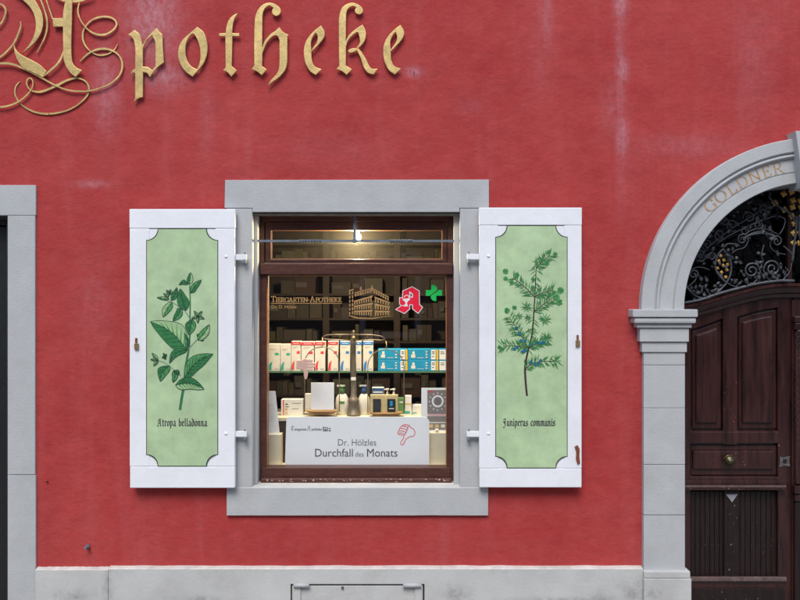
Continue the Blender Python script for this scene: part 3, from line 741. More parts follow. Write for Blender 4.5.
G1, G2, G3 = flat('leaf_green', (0.022, 0.18, 0.05), .6, .3), flat('leaf_mid_green', (0.07, 0.28, 0.09), .6, .25), flat('leaf_dark_line', (0.006, 0.035, 0.018), .6)
G4 = flat('leaf_pale', (0.32, 0.50, 0.24), .6, .15); GST = flat('grey_stem', (0.20, 0.27, 0.20), .6, .2); GSG = flat('green_stem', (0.03, 0.17, 0.06), .6, .2)
BR = flat('brown_stem', (0.045, 0.022, 0.020), .6, .3); NG = flat('needle_green', (0.045, 0.19, 0.045), .6, .35); BB = flat('blue_berry', (0.010, 0.145, 0.20), .5, .3)
yk = [0]
def ly_(y): yk[0] += 1; return y - 0.000004*(yk[0] % 160)

def paint_leaf(parent, df, base, tip, wd, bend=0, style=0, veins=5):
    C, A, B, nn = leaf_shape(base, tip, wd, bend); mb = MB(); n = len(C)
    mats = [G1, G2, G3, G4]; y = ly_(df)
    W3 = lambda p, yy: (X(p[0], df), yy, Z(p[1], df))
    ma, mb_ = {0: (0, 1), 1: (0, 0), 2: (3, 0), 3: (1, 1), 4: (3, 1)}[style]
    for i in range(n-1):
        mb.add([W3(C[i], y), W3(C[i+1], y), W3(A[i+1], y), W3(A[i], y)], [(0, 1, 2, 3)], False, ma)
        mb.add([W3(C[i], y), W3(C[i+1], y), W3(B[i+1], y), W3(B[i], y)], [(0, 1, 2, 3)], False, mb_)
    def ln(pts, w0, w1=None, col=2):
        yy = ly_(y); w1 = w0 if w1 is None else w1
        for i in range(len(pts)-1):
            a, b = pts[i], pts[i+1]; l = math.hypot(b[0]-a[0], b[1]-a[1]) or 1; u, v = -(b[1]-a[1])/l, (b[0]-a[0])/l
            wa = (w0+(w1-w0)*i/(len(pts)-1))/2; wb = (w0+(w1-w0)*(i+1)/(len(pts)-1))/2
            mb.add([W3((a[0]+u*wa, a[1]+v*wa), yy), W3((a[0]-u*wa, a[1]-v*wa), yy), W3((b[0]-u*wb, b[1]-v*wb), yy), W3((b[0]+u*wb, b[1]+v*wb), yy)], [(0, 1, 2, 3)], False, col)
    ln(A, .55); ln(B, .55); ln(C, .7, .3)
    big = wd > 9
    for i in range(1, veins+1):
        k0 = int(i*(n-2)/(veins+1)); k1 = min(n-1, k0+2)
        for E, st in ((A, ma), (B, mb_)):
            e = (C[k0][0]+(E[k1][0]-C[k0][0])*.88, C[k0][1]+(E[k1][1]-C[k0][1])*.88)
            ln([C[k0], e], 1.1 if st == 3 and big else (.6 if big else .4), .25, 0 if st == 3 else 2)
    return part('leaf', mb, mats, parent)

def paint_line(parent, df, pts, mat, name='stem'):
    mb = MB(); y = ly_(df)
    mb.strip([(X(a, df), Z(b, df), L(c_)) for a, b, c_ in pts], y-.0003, y+.0008, n=5)
    return part(name, mb, mat, parent)

def belladonna(fd, df):
    yk[0] = 0
    st = paint_line(fd, df, [(189.5, 284, .9), (190.2, 300, 1.3), (190, 318, 1.5), (189.8, 335, 1.7), (188.6, 350, 2.0), (186, 365, 2.4), (184.5, 382, 2.8), (181.8, 398, 2.7), (180, 410, 2.6)], GSG, 'painted_stem')
    P_ = lambda *a, **k: paint_leaf(fd, df-.0010, *a, **k)
    for pts in ([(190, 319, 1), (185, 311, .9), (180, 307, .8), (172, 302, .8), (167, 297, .6)], [(188.6, 349, 1.2), (193, 344, 1), (199, 338, .9)], [(181, 376, 1), (175, 371, .9), (167, 364, .8), (157, 360, .8)], [(172, 302, .8), (163, 300, .6)], [(190, 320, .8), (196, 317, .6)], [(178, 306, .7), (176, 312, .7)]):
        paint_line(fd, df-.0004, pts, GST, 'painted_stem')
    P_((189, 284), (190.5, 272.5), 6, .05, 2, 3); P_((188, 284), (179, 285), 4.6, .25, 1, 2)
    P_((190.5, 293), (201.3, 280), 6.4, -.05, 0, 4); P_((171.5, 300.5), (177, 287.5), 5.4, .05, 1, 3)
    P_((186, 310.5), (180, 288.8), 11, -.03, 1, 6); P_((172, 302.5), (163, 317), 8, .06, 4, 4)
    P_((181, 308), (173, 321), 7.2, -.08, 0, 3); P_((192.5, 319.5), (189, 335), 10, .02, 0, 5)
    P_((169, 299), (157, 297.5), 3.2, 0, 4, 2); P_((169, 297), (163.5, 293.5), 2.6, 0, 4, 1); P_((170, 295), (166.5, 290), 3, 0, 0, 1); P_((171, 294), (170.5, 289.5), 3, 0, 2, 1)
    for a in range(5):
        an = rad(20+72*a); P_((198, 316.5), (198+6.8*math.cos(an), 316.5+6.8*math.sin(an)), 2.8, 0, 4, 1)
    paint_line(fd, df-.0022, [(197.2, 316.5, 1.9), (198.9, 316.5, 1.9)], G3, 'flower_eye')
    P_((198, 340), (209.5, 324.5), 8, .06, 4, 4); P_((200, 338), (197, 334), 3, 0, 1, 1); P_((200, 338), (203.5, 341), 3, 0, 1, 1)
    P_((187, 350.5), (150.5, 321.5), 23, .10, 2, 8)
    P_((186.5, 350), (184.5, 333), 4, .1, 0, 2)
    P_((187, 350.5), (169.5, 363.5), 7.5, .22, 1, 3)
    P_((169.5, 366), (160.3, 381.5), 10, .16, 0, 4); P_((174.5, 371), (173, 382.5), 6, -.1, 3, 3); P_((179.5, 374.5), (173, 371), 4.2, .15, 1, 2)
    P_((158, 360), (152, 353), 3.4, 0, 4, 1); P_((158, 360), (153.5, 366), 3.2, 0, 4, 1); P_((158, 360), (150.5, 359.5), 2.6, 0, 4, 1)
    for e in ((163.5, 353), (166.5, 354), (162, 357.5), (165.5, 359.5)): P_((165, 357), e, 2, 0, 1, 0)
    P_((185, 377.5), (213, 354), 14.5, -.12, 0, 7)
    P_((175.5, 385), (204, 389), 12.5, -.12, 2, 7)

def juniper(fd, df):
    yk[0] = 0; RR = random.Random(3)
    main = [(537, 262, .5), (536, 272, .8), (535.2, 290, 1.1), (534, 310, 1.3), (533, 325, 1.5), (531.8, 336, 1.6), (528, 351, 1.8), (525.2, 366, 2), (525.5, 380, 2), (527, 396, 2)]
    paint_line(fd, df, main, BR, 'painted_stem')
    brs = [[(534.3, 297), (525, 287), (513, 278)], [(534.3, 297), (542, 293), (553, 290)], [(533.6, 312), (544, 304), (554, 297)], [(528.5, 348), (519, 332), (509, 317)], [(528.5, 348), (536, 344), (546, 341)],
           [(528, 348), (516, 346), (503, 346)], [(525.2, 369), (535, 362.5), (556, 361)], [(536.5, 268), (542, 262), (550, 255)]]
    for b in brs: paint_line(fd, df-.0003, [(x, y, .95-.2*i) for i, (x, y) in enumerate(b)], BR, 'painted_stem')
    mb = MB()
    def needle(x, y, an, l, w, mi=0):
        yy = ly_(df-.0009); c, s = math.cos(an), math.sin(an)
        pts = [(x, y), (x+c*l*.45-s*w/2, y+s*l*.45+c*w/2), (x+c*l, y+s*l), (x+c*l*.45+s*w/2, y+s*l*.45-c*w/2)]
        mb.add([(X(a, df), yy, Z(b, df)) for a, b in pts], [(0, 1, 2, 3)], False, mi)
    for bi, b in enumerate(brs + [[(537, 262), (535.2, 290)], [(533, 318), (528, 350)]]):
        q_ = sample([(x, y) for x, y in b], 5); 
        for i in range(len(q_)-1):
            an = math.atan2(q_[i+1][1]-q_[i][1], q_[i+1][0]-q_[i][0])
            ks_ = 3 if bi < 8 else 2
            for s in (-1, 1):
                for _ in range(ks_):
                    if RR.random() < .78:
                        t = RR.random(); x = q_[i][0]+(q_[i+1][0]-q_[i][0])*t; y = q_[i][1]+(q_[i+1][1]-q_[i][1])*t
                        needle(x, y, an+s*rad(RR.uniform(35, 70)), RR.uniform(6, 10.5), RR.uniform(.65, 1.2), RR.choice((0, 0, 1)))
    for cx, cy, r, n in ((527, 307, 7.5, 12), (545, 320, 8, 14), (528, 318, 5, 9), (547, 338, 8, 13), (519, 316, 5, 8), (556, 361, 8, 9), (536, 262, 5, 6), (513, 330, 7, 7), (530, 332, 6, 6)):
        for i in range(n): needle(cx, cy, 2*math.pi*i/n+RR.uniform(-.2, .2), r*RR.uniform(.7, 1.1), 1.0, RR.choice((0, 1)))
    part('painted_needles', mb, [NG, G1], fd, kind='stuff')
    for cx, cy, r in ((505.5, 271.5, 3.6), (516.5, 275, 3.4), (505.5, 278.5, 2.6), (511.5, 282.5, 3.2), (532.5, 287.5, 2.8), (549, 252, 2.6), (555, 254, 2.8), (546.5, 262.5, 3.8), (541, 259.5, 2.6), (560.5, 290.5, 4.2), (556, 296.5, 4.0), (559, 302, 4.0), (507, 310.5, 3.6), (514.5, 307.5, 2.8), (499.5, 347, 2.6), (533, 279, 2.4)):
        r *= .82; m2 = MB(); y = ly_(df-.0016); n = 12
        o_ = [(cx+r*RR.uniform(.75, 1.15)*math.cos(2*math.pi*i/n), cy+r*RR.uniform(.75, 1.15)*math.sin(2*math.pi*i/n)) for i in range(n)]
        m2.add([(X(a, df), y, Z(b, df)) for a, b in o_], [tuple(range(n))], False, 0)
        for i in range(7):
            a = RR.uniform(0, 6.28); rr = r*RR.uniform(.1, .6); px, py = cx+rr*math.cos(a), cy+rr*math.sin(a); aa = RR.uniform(0, 6.28); y2 = ly_(y)-.0001
            l = r*.5; w_ = .6
            m2.add([(X(u, df), y2, Z(v, df)) for u, v in ((px, py), (px+l*math.cos(aa)-w_*math.sin(aa), py+l*math.sin(aa)+w_*math.cos(aa)), (px+2*l*math.cos(aa)*.7, py+2*l*math.sin(aa)*.7), (px+l*math.cos(aa)+w_*math.sin(aa), py+l*math.sin(aa)-w_*math.cos(aa)))], [(0, 1, 2, 3)], False, 1)
        part('painted_bud', m2, [G2, G1], fd)
    for cx, cy in ((516.5, 328), (520, 333.5), (521, 340.5), (525, 341), (517, 347.5), (514.5, 349), (522.5, 351.5), (525.5, 350.5), (531.5, 344.5), (538, 342.5), (541, 343), (543.5, 342.5), (530.5, 362.5), (535, 364.5), (538.5, 363.5), (540.5, 360.5), (519, 334), (531, 362)):
        m2 = MB(); y = ly_(df-.0020); m2.add([(X(cx+1.75*math.cos(a*.628), df), y, Z(cy+1.6*math.sin(a*.628), df)) for a in range(10)], [tuple(range(10))]); part('painted_berry', m2, BB, fd)

def cap(txt, px0, px1, py, h):
    def fn(fd, df):
        wid = sum(BLK[c_][0]+.1 for c_ in txt); sx = (px1-px0)/(wid*h)
        mb, _ = pen(BLK, txt, X(px0, df), Z(py, df), df, L(h, df), (L(.85), L(.85)), L(.38), sp=.1, sx=sx)
        part('painted_caption', mb, M['text'], fd)
    return fn
sh_l = make_shutter(False, 'white shutter painted with a leafy green nightshade sprig, captioned Atropa belladonna', cap('Atropa belladonna', 157.5, 207.5, 426, 4.9), belladonna)
sh_r = make_shutter(True, 'white shutter painted with a blue-berried juniper twig, captioned Juniperus communis', cap('Juniperus communis', 503, 555.5, 425.8, 4.9), juniper)
# rusty broken hook on the juniper shutter
m = MB(); rp = [(574.5, 446.5), (577.5, 445), (579.5, 449), (579.2, 456), (580, 463), (577.5, 464.5), (575.8, 459), (576.2, 452)]
part('rusty_hook', poly([(X(a, -.062), Z(b, -.062)) for a, b in rp], [], -.068, -.061, .002), M['rust'], sh_r)

# ------------------------------------------------------------------ gilded sign letters
FL, BL = -0.022, -0.013
def zm(ox, oy, k): return lambda pts: [((ox+p[0]/k), (oy+p[1]/k)) + tuple(p[2:]) for p in pts]
def wl(pts): return [(X(a, FL), Z(b, FL)) for a, b in outline(pts)]
def pins(t, spots):
    for px, py in spots:
        part('mounting_pin', MB().lathe((X(px, FL), BL-.001, Z(py, FL)), [(.0022, 0), (.0022, -BL+.002)], 8, 'Y'), M['bronze'], t)
def letter(label, outer, holes, pinspots):
    allp = outer; cx = sum(p[0] for p in allp)/len(allp); by = max(p[1] for p in allp)
    t = thing('sign_letter', label, 'letter', (X(cx, FL), FL, Z(by, FL)), 'gilded letters of the pharmacy sign')
    part('letter_plate', poly(wl(outer), [wl(h) for h in holes], FL, BL, 0.0026), M['gold'], t)
    pins(t, pinspots); return t
f = zm(120, 20, 6.667)
letter('gilded blackletter p with a long descender, next to the ornate capital A', f([(52, 98, 1), (95, 65, 1), (130, 95), (150, 165, 1), (168, 135), (202, 92), (243, 52, 1), (262, 78), (283, 95, 1), (285, 180), (293, 283, 1), (245, 320), (198, 383, 1), (180, 355), (153, 348, 1), (152, 515, 1), (125, 522), (88, 550, 1), (100, 520, 1), (100, 355, 1), (85, 352), (65, 372, 1), (82, 335), (100, 325, 1), (101, 200), (92, 140), (75, 110)]),
       [f([(152, 200, 1), (152, 310, 1), (185, 314), (214, 334, 1), (235, 308, 1), (234, 150), (214, 102, 1), (182, 130), (160, 168)])], [(138, 40), (138, 80)])
f = zm(170, 0, 6.667)
letter('gilded blackletter o, a pointed oval ring between p and t', f([(180, 178, 1), (225, 215), (247, 280), (248, 350), (222, 425), (150, 512, 1), (95, 470), (58, 400), (55, 330), (80, 270), (130, 222)]),
       [f([(153, 225), (183, 268), (201, 340), (198, 410), (180, 462, 1), (140, 440), (110, 390), (103, 320), (118, 262)])], [(182, 55), (203, 50)])
letter('gilded blackletter t with a short crossbar and a forked foot', f([(455, 85, 1), (430, 125), (418, 175), (415, 220, 1), (462, 222, 1), (462, 242, 1), (416, 242, 1), (412, 440, 1), (447, 470, 1), (408, 512, 1), (382, 482), (352, 468, 1), (370, 450, 1), (368, 242, 1), (326, 242, 1), (326, 222, 1), (370, 220, 1), (375, 178), (392, 130), (422, 100)]), [], [(229, 30), (229, 62)])
f = zm(240, 0, 6.667)
letter('gilded blackletter h with a hooked ascender and a tail sweeping below the line', f([(190, 17), (235, 28), (268, 55), (270, 88), (245, 107), (218, 95), (212, 72), (222, 52, 1), (198, 38), (170, 52), (153, 85), (150, 130), (148, 312, 1), (165, 272), (200, 230), (235, 205), (262, 180, 1), (287, 212), (325, 233, 1), (316, 247, 1), (315, 415), (300, 468), (260, 515), (215, 548), (182, 580, 1), (200, 542), (245, 490), (261, 440), (262, 268, 1), (248, 240), (222, 240), (180, 282), (150, 355, 1), (147, 440, 1), (180, 462, 1), (145, 503, 1), (112, 476), (75, 462, 1), (95, 435, 1), (93, 300), (98, 130), (112, 78), (145, 35)]), [], [(258, 30), (258, 60), (283, 50)])
f = zm(330, 0, 6.667); f2 = zm(250.6, 0.5, 6.667)
e_o = [(470, 165, 1), (493, 205), (490, 245), (460, 287), (405, 343, 1), (410, 400), (430, 440), (475, 458, 1), (433, 497, 1), (390, 465), (360, 400), (355, 320), (375, 260), (420, 205)]
e_h = [(432, 218), (446, 240), (440, 280), (405, 330, 1), (404, 270)]
letter('gilded blackletter e standing between h and k', f2(e_o), [f2(e_h)], [(307, 55), (322, 32)])
letter('gilded blackletter k with hooked ascender and a tiny loop at its waist', f([(140, 18), (185, 28), (217, 55), (218, 82), (195, 97), (170, 85), (165, 66), (175, 50, 1), (150, 40), (122, 58), (109, 95), (106, 268, 1), (125, 235), (165, 198), (218, 163, 1), (238, 205), (238, 250), (220, 290), (188, 322, 1), (208, 342), (237, 388), (262, 438), (282, 458), (320, 457, 1), (290, 497, 1), (252, 485), (225, 450), (205, 390), (180, 337, 1), (160, 346), (134, 353), (119, 340), (130, 329), (155, 321), (174, 322, 1), (198, 285), (193, 238), (182, 215), (152, 235), (122, 268), (107, 312, 1), (106, 435, 1), (147, 462, 1), (110, 500, 1), (80, 475), (42, 460, 1), (60, 440, 1), (58, 200), (61, 105), (85, 45)]), [], [(342, 30), (342, 60), (368, 65)])
letter('gilded blackletter e closing the word, beside the k', f(e_o), [f(e_h)], [(386, 55), (401, 32)])

A = thing('sign_letter', 'large ornate gilded capital A with looping flourishes, opening the pharmacy sign', 'letter', (X(60, FL), FL, Z(114, FL)), 'gilded letters of the pharmacy sign')
def rib(pts, name='flourish', k=0, slope=0.006):
    mb = MB(); y = FL+.001+k*.0021
    mb.strip([(X(a, FL), Z(b, FL), L(c_)) for a, b, c_ in pts], y, y+.006, slope, 8); part(name, mb, M['gold'], A)
part('letter_stem', poly(wl([(66, -2, 1), (72.5, -2, 1), (72, 20), (71.3, 45), (72, 60), (74.3, 65.5), (78, 68.5), (82.2, 70.5, 1), (75.5, 77.3, 1), (70, 72.5), (66, 66), (63.8, 59), (63.2, 45), (63.2, 14), (64, 8)]), [], FL-.003, BL-.002, .0018), M['gold'], A)
part('crossbar', poly(wl([(52.6, 18.2, 1), (64, 18, 1), (64, 26.6, 1), (53.2, 26.8, 1)]), [], FL-.001, BL, .0012), M['gold'], A)
part('letter_bow', poly(wl([(8, -12, 1), (24, -10), (34, -1), (39, 7), (42.3, 15), (43, 24), (41, 32.5), (36, 41), (29, 48), (21, 54.2, 1), (27.5, 47), (32.5, 39), (35.2, 31), (35.8, 24), (34.2, 15), (29.5, 6.5), (22, -.5)]), [], FL-.0015, BL, .0015), M['gold'], A)
part('letter_foot', poly(wl([(13.6, 44, 1), (16.5, 50.5), (22.5, 55.5), (31, 59.8), (40, 65), (46.6, 71.2, 1), (43, 77.6, 1), (35, 73.5), (23, 67.5), (17.5, 60), (14.6, 52)]), [], FL-.002, BL, .0015), M['gold'], A)
rib([(39, -4, 1.2), (43.5, 8, 1.5), (46.4, 19, 1.6), (46.2, 29, 1.5), (43, 39, 1.2), (36, 52, .6)], k=1)
rib([(45, -4, 1), (48.5, 7, 1.1), (52.6, 19, 1.0)], k=0, slope=0)
rib([(53, -5, 1), (62, -.6, 2.6), (72, 1.0, 2.8), (82, -.2, 2.6), (93, -4, 1)], k=0, slope=0)
rib([(20, 21, .6), (20.3, 26, 1.4), (17.5, 34, 1.9), (13, 43, 1.7), (7, 50, 1.6), (0, 56, 1.9), (-9, 60, 1.5)], k=1)
rib([(43.5, 76, .9), (50, 70.5, 2), (57, 64, 2), (61.3, 57, 2), (63.8, 49, .8)], k=0, slope=.001)
rib([(-14, 68, 1), (-6, 64, 1.8), (8, 63.3, 2.2), (18, 66, 2), (30, 71.5, 1.6), (42, 78, 1.6), (52, 83.5, 1.5), (60, 87.3, 1.3), (70, 90.2, 1.4), (80, 91, 1.5), (90, 90.3, 1.3), (100, 87.5, 1.2), (110, 83, 1.3), (118, 76, 1.5), (121.5, 68, 1.8), (121, 60, 1.8), (117, 53.5, 1.5), (110, 49.3, 1.8), (102, 48, 2.1), (94, 49.6, 1.8), (86, 54, 1.5), (79.3, 60.5, .6)], k=0, slope=.01)
rib([(-12, 103, 1), (-3, 106.4, 1.5), (5, 106.2, 1.7), (12, 104.2, 1.7), (18, 101.3, 1.5), (25, 96, 1.4), (30, 90, 1.1), (32.3, 84, 1), (31.5, 79.3, 1), (29, 77.5, 1.2), (26.5, 79.5, 1.4), (26, 84, 1.4), (29, 89, 1.1), (34, 91, 1.6), (40, 91.2, 2.1), (48, 88.5, 2), (57, 84.4, 2.3), (66, 79.8, 2), (75, 77.5, 1.6), (82, 79, 1.4), (86.5, 83, 1.5), (88, 89, 1.7), (86, 95, 1.6), (80, 101.5, 1.4), (72, 107, 1.3), (62, 111, 1.5), (48, 113.2, 1.8), (36, 112, 1.8), (27, 108.5, 1.6), (19, 103, 1.2), (14, 95, 1.2), (13.5, 88, 1.4), (15.5, 83.5, 1.3), (18.5, 80.5, .5)], k=1, slope=.014)
rib([(79.5, 1, 1), (77.5, 9, 1.2), (79, 17, 1.3), (84, 25.5, 1.1), (90, 31, 1.4), (98, 34.2, 2), (106, 33.5, 1.8), (113, 29, 1.5), (116, 23.5, 1.6), (113, 18.3, 1.5), (106, 16, 1.9), (98, 16.6, 1.8), (90, 20, 1.4), (84.5, 26, 1.1), (82, 32, 1.5), (82.3, 40, 1.6), (86, 47, 1.3), (92, 52.2, 1), (99, 54.4, 1.3), (107, 53, 1.2), (113, 49, 1), (116.5, 43.5, .5)], k=1, slope=.012)
rib([(-10, 6, 1), (-3, 3.8, 1.5), (2, 4.6, 1.6), (5, 9, 2), (4.4, 15, 1.6), (1, 22, 1.5), (-5, 28, 1.2)], k=0)
pins(A, [(67, 12), (68, 60), (39, 22), (28, 62), (84.2, 26), (121.3, 67), (87.9, 89), (48, 113), (98, 34)])

# nails and bolts in the plaster
for (px, py, lab) in ((47, 480.5, 'small rusty nail in the red wall beside the grey doorway jamb'), (86.5, 547.5, 'thick grey bolt stub sticking out of the red wall above the plinth'), (414.5, 71.5, 'tiny screw in a pale plaster patch after the last gilded letter')):
    t = thing('wall_nail' if px == 47 else ('wall_bolt' if px < 100 else 'wall_screw'), lab, 'nail' if px == 47 else ('bolt' if px < 100 else 'screw'), P(px, py, 0))
    r = .0055 if px < 300 else .003
    if px == 86.5:
        part('shank', MB().tube([P(px+1, py-1.5, .01), P(px, py, -.03), P(px-1.5, py+1, -.05)], [.007, .007, .006], 8), M['ironpaint'], t)
        part('nut', MB().lathe(P(px+.5, py-.8, -.02), [(.011, 0), (.011, .012)], 6, 'Y'), M['ironpaint'], t)
    else:
        part('shank', MB().tube([P(px, py, .01), P(px-.5, py+.3, -.012)], r*.7, 8), M['rust'] if px == 47 else M['ironpaint'], t)
        part('head', MB().lathe(P(px-.5, py+.3, -.012), [(r, .002), (r*1.1, 0), (r*.6, -.003)], 10, 'Y'), M['rust'] if px == 47 else M['joint'], t)

# ------------------------------------------------------------------ cellar hatch in the plinth
ht = thing('cellar_hatch', 'grey painted cellar hatch with two barrel hinges set in the plinth', 'hatch', (X(357, HF), HF, Z(616, HF)))
part('panel', pbox(292.0, 423.0, 585.9, 616, HF+.004, HF+.03, .003), M['plinth'], ht)
for px, w0, w1 in ((297, 294.0, 309.5), (418.5, 403, 421)):
    h = part('hinge_strap', pbox(px-3.5, px+3.5, 585, 612, HF-.006, HF+.0035, .002), M['plinth'], ht)
    part('hinge_barrel', MB().tube([(X(w0, HF), HF-.012, Z(584.6, HF)), (X(w1, HF), HF-.012, Z(584.6, HF))], L(2.1), 12), M['stone'], h)
part('catch', MB().lathe(P(342.5, 588, HF), [(.008, .004), (.006, -.004)], 10, 'Y'), M['joint'], ht)

# ------------------------------------------------------------------ dark entrance door at the left edge
DL = .075
et = thing('entrance_door', 'black framed glazed entrance door in the grey doorway beside the wall nail', 'door', ((LX0+LX1)/2, DL, 0))
x0, x1, z0, z1 = LX0+.003, X(8, .03)-.003, .02, Z(214, .03)-.004
part('frame', poly(rect(x0, x1, z0, z1), [rect(x0+.03, x1-.03, z0+.05, z1-.05)], DL, DL+.08, .004), M['black'], et)
part('leaf_frame', poly(rect(x0+.035, x1-.034, z0+.055, z1-.055), [rect(x0+.11, x1-.11, .55, z1-.14)], DL+.02, DL+.06, .004), M['black'], et)
part('pane', MB().box(x0+.10, x1-.10, DL+.036, DL+.042, .54, z1-.13), M['glass_d'], et)
part('glazing_bar', MB().box(x0+.10, x1-.10, DL+.022, DL+.034, 1.5, 1.525), M['black'], et)
part('handle', MB().tube([(x0+.09, DL-.03, 1.05), (x0+.09, DL-.045, 1.1), (x0+.09, DL-.045, 1.3), (x0+.09, DL-.03, 1.35)], .009), M['oldbrass'], et)
part('drip_strip', MB().box(x0, x1, DL-.03, DL-.002, z1-.02, z1-.002), M['joint'], et)

# ------------------------------------------------------------------ double door under the arch
dt = thing('double_door', 'dark red-brown panelled double door with brass knob under the stone arch', 'door', (CX, .18, 0))
dd = .175
def mx(x, s): return x if s > 0 else 2*CX-x
def dboxw(name, px0, px1, py0, py1, d0_, d1_, bev, s, mat='door', par=None):
    a, b = mx(X(px0, d0_), s), mx(X(px1, d0_), s)
    return part(name, bevbox(min(a, b), max(a, b), d0_, d1_, Z(py1, d0_), Z(py0, d0_), bev), M[mat], par or dt)
topc = [(676, 306), (690, 303.5), (705, 300), (722, 295), (738, 290.5), (752, 287), (766, 284.6), (780, 283.6), (793, 283.4)]
def top_y(px):
    for (a, b), (c_, e) in zip(topc, topc[1:]):
        if a <= px <= c_: return b+(e-b)*(px-a)/(c_-a)
    return topc[0][1] if px < 680 else topc[-1][1]
def curvedpanel(name, px0, px1, off0, pyb, d0_, d1_, s, bev, mat='door', par=None, flatn=None):
    pts = []
    for k in range(13):
        px = px0+(px1-px0)*k/12; pts.append((px, top_y(px)+off0 if flatn is None else flatn(px)))
    pts += [(px1, pyb), (px0, pyb)]
    me = poly([(mx(X(a, d0_), s), Z(b, d0_)) for a, b in pts], [], d0_, d1_, bev, 2)
    return part(name, me, M[mat], par or dt)
for s in (1, -1):
    # stiles and rails: each piece at its own depth
    curvedpanel('stile', 670, 690.5, 14, 640, dd, dd+.05, s, .002)
    curvedpanel('stile', 723, 737, 14, 444.5, dd+.0005, dd+.05, s, .002)
    curvedpanel('stile', 778, 793.2, 14, 640, dd+.001, dd+.05, s, .002)
    # head rail with curved underside
    for a, b, sag in ((690, 723.5, 1.5), (736.5, 778.5, 1.5)):
        n = 12; up = [(a+(b-a)*k/n, top_y(a+(b-a)*k/n)+14) for k in range(n+1)]
        dn = [(a+(b-a)*k/n, top_y(a+(b-a)*k/n)+26-(2.5*(k/n))) for k in range(n, -1, -1)]
        part('rail', poly([(mx(X(p_[0], dd), s), Z(p_[1], dd)) for p_ in up+dn], [], dd+.0015, dd+.05, .002), M['door'], dt)
    dboxw('rail', 690, 778.5, 431, 443.5, dd-.001, dd+.05, .009, s)
    dboxw('rail', 690, 778.5, 476.5, 486, dd-.001, dd+.05, .009, s)
    dboxw('rail', 690, 778.5, 577.5, 640, dd+.002, dd+.05, .003, s)
    dboxw('backing', 672, 792, 320, 640, dd+.044, dd+.052, 0, s)
    # raised and fielded upper panels
    for a, b in ((690.3, 723.2), (736.8, 778.2)):
        q_ = lambda px, a=a, b=b: top_y(px)+26-2.5*((px-a)/(b-a))
        pn = curvedpanel('panel', a-.3, b+.3, 0, 431.4, dd+.026, dd+.04, s, .001, flatn=lambda px: q_(px)-.4)
        curvedpanel('panel_moulding', a+1.8, b-1.8, 0, 428.5, dd+.016, dd+.025, s, .004, par=pn, flatn=lambda px: q_(px)+2.2)
        curvedpanel('panel_field', a+6, b-6, 0, 423, dd+.004, dd+.0155, s, .008, par=pn, flatn=lambda px: q_(px)+7.5)
    pn = dboxw('panel', 689.5, 778.2, 443, 478, dd+.028, dd+.04, 0, s)
    dboxw('panel_moulding', 691, 776.5, 445.5, 475, dd+.016, dd+.0275, .004, s, par=pn)
    dboxw('panel_field', 693, 773, 450.5, 469.5, dd+.002, dd+.0155, .009, s, par=pn)
    # drip moulding
    dm = dboxw('drip_moulding', 672, 787, 485.2, 490.6, dd-.030, dd+.01, .008, s)
    dboxw('worn_lit_nosing', 684, 786.4, 485.6, 487.6, dd-.0325, dd-.025, .003, s, 'dooredge', dm)  # pale strip: worn nose with its highlight painted in
    dboxw('drip_moulding', 672, 783.5, 480.5, 484.8, dd-.012, dd+.01, .005, s)
    # reeded lower boards
    for a, b, n in ((690.5, 724.2, 7), (740, 776.5, 7)):
        wv = (b-a)/n
        for k in range(n):
            dboxw('reeded_board', a+k*wv+.15, a+(k+1)*wv-.15, 491.2, 577.3, dd+.020+R.uniform(-.002, .002), dd+.04, .0045, s, 'doorworn')
    curvedpanel('stile', 724.4, 739.8, 0, 578, dd+.004, dd+.05, s, .003, 'doorworn', flatn=lambda px: 491)
    dboxw('sill_moulding', 688, 787, 577.6, 581.6, dd-.014, dd+.01, .004, s, 'dooredge')
    dboxw('kick_board', 690, 785, 588.5, 640, dd-.008, dd+.01, .003, s, 'doorworn')
    # bolt heads in a row
    m = MB()
    for k in range(13):
        px = 692+k*6.6
        m.lathe((mx(X(px, dd+.018), s), dd+.019, Z(545+.25*k*.3, dd+.018)), [(.0028, .002), (.002, -.0018)], 6, 'Y')
    part('bolt_row', m, M['dooredge'], dt)
# astragal post with a carved rope
m = MB().box(CX-.008, CX+.055, dd-.012, dd+.05, 0, Z(300, dd)); part('astragal', m, M['door'], dt)
m = MB(); xc = CX+.024; rings = []
zt, zb = Z(330, dd), Z(483, dd); n = 150
for i in range(n+1):
    z = zt+(zb-zt)*i/n; rings.append([(xc+.020*(1+.16*math.sin(3*a+i*.9))*math.cos(a), dd-.014+.020*(1+.16*math.sin(3*a+i*.9))*math.sin(a), z) for a in [2*math.pi*k/14 for k in range(14)]])
m.loft(rings); part('carved_rope', m, M['door'], dt)
for zz0, zz1, e in ((316, 322, .034), (322.5, 329.5, .028), (484, 492, .034), (493, 500, .028)):
    part('astragal_cap', bevbox(xc-e, xc+e, dd-.046 if e > .03 else dd-.038, dd+.02, Z(zz1, dd), Z(zz0, dd), .006), M['door'], dt)
part('astragal_foot', bevbox(xc-.024, xc+.024, dd-.03, dd+.02, 0.03, Z(501, dd), .004), M['doorworn'], dt)
# transom rail swept along the curved door head
def head_rail(prof, name, mat):
    rings = []
    pts = topc[:-1]+[(793, 283.4)]
    base = [(X(a, .17), Z(b, .17)) for a, b in sample(pts, 4)]
    full = base + [(2*CX-a, b) for a, b in base[::-1] if abs(a-CX) > .005]
    for a, b in full: rings.append([(a, y, b+h) for y, h in prof])
    part(name, MB().loft(rings, smooth=False), M[mat], dt)
head_rail([(.10, 0.0), (.10, -.016), (.118, -.024), (.122, -.034), (.135, -.05), (.15, -.058), (.16, -.076), (.22, -.076), (.22, 0.0)], 'head_moulding', 'door')
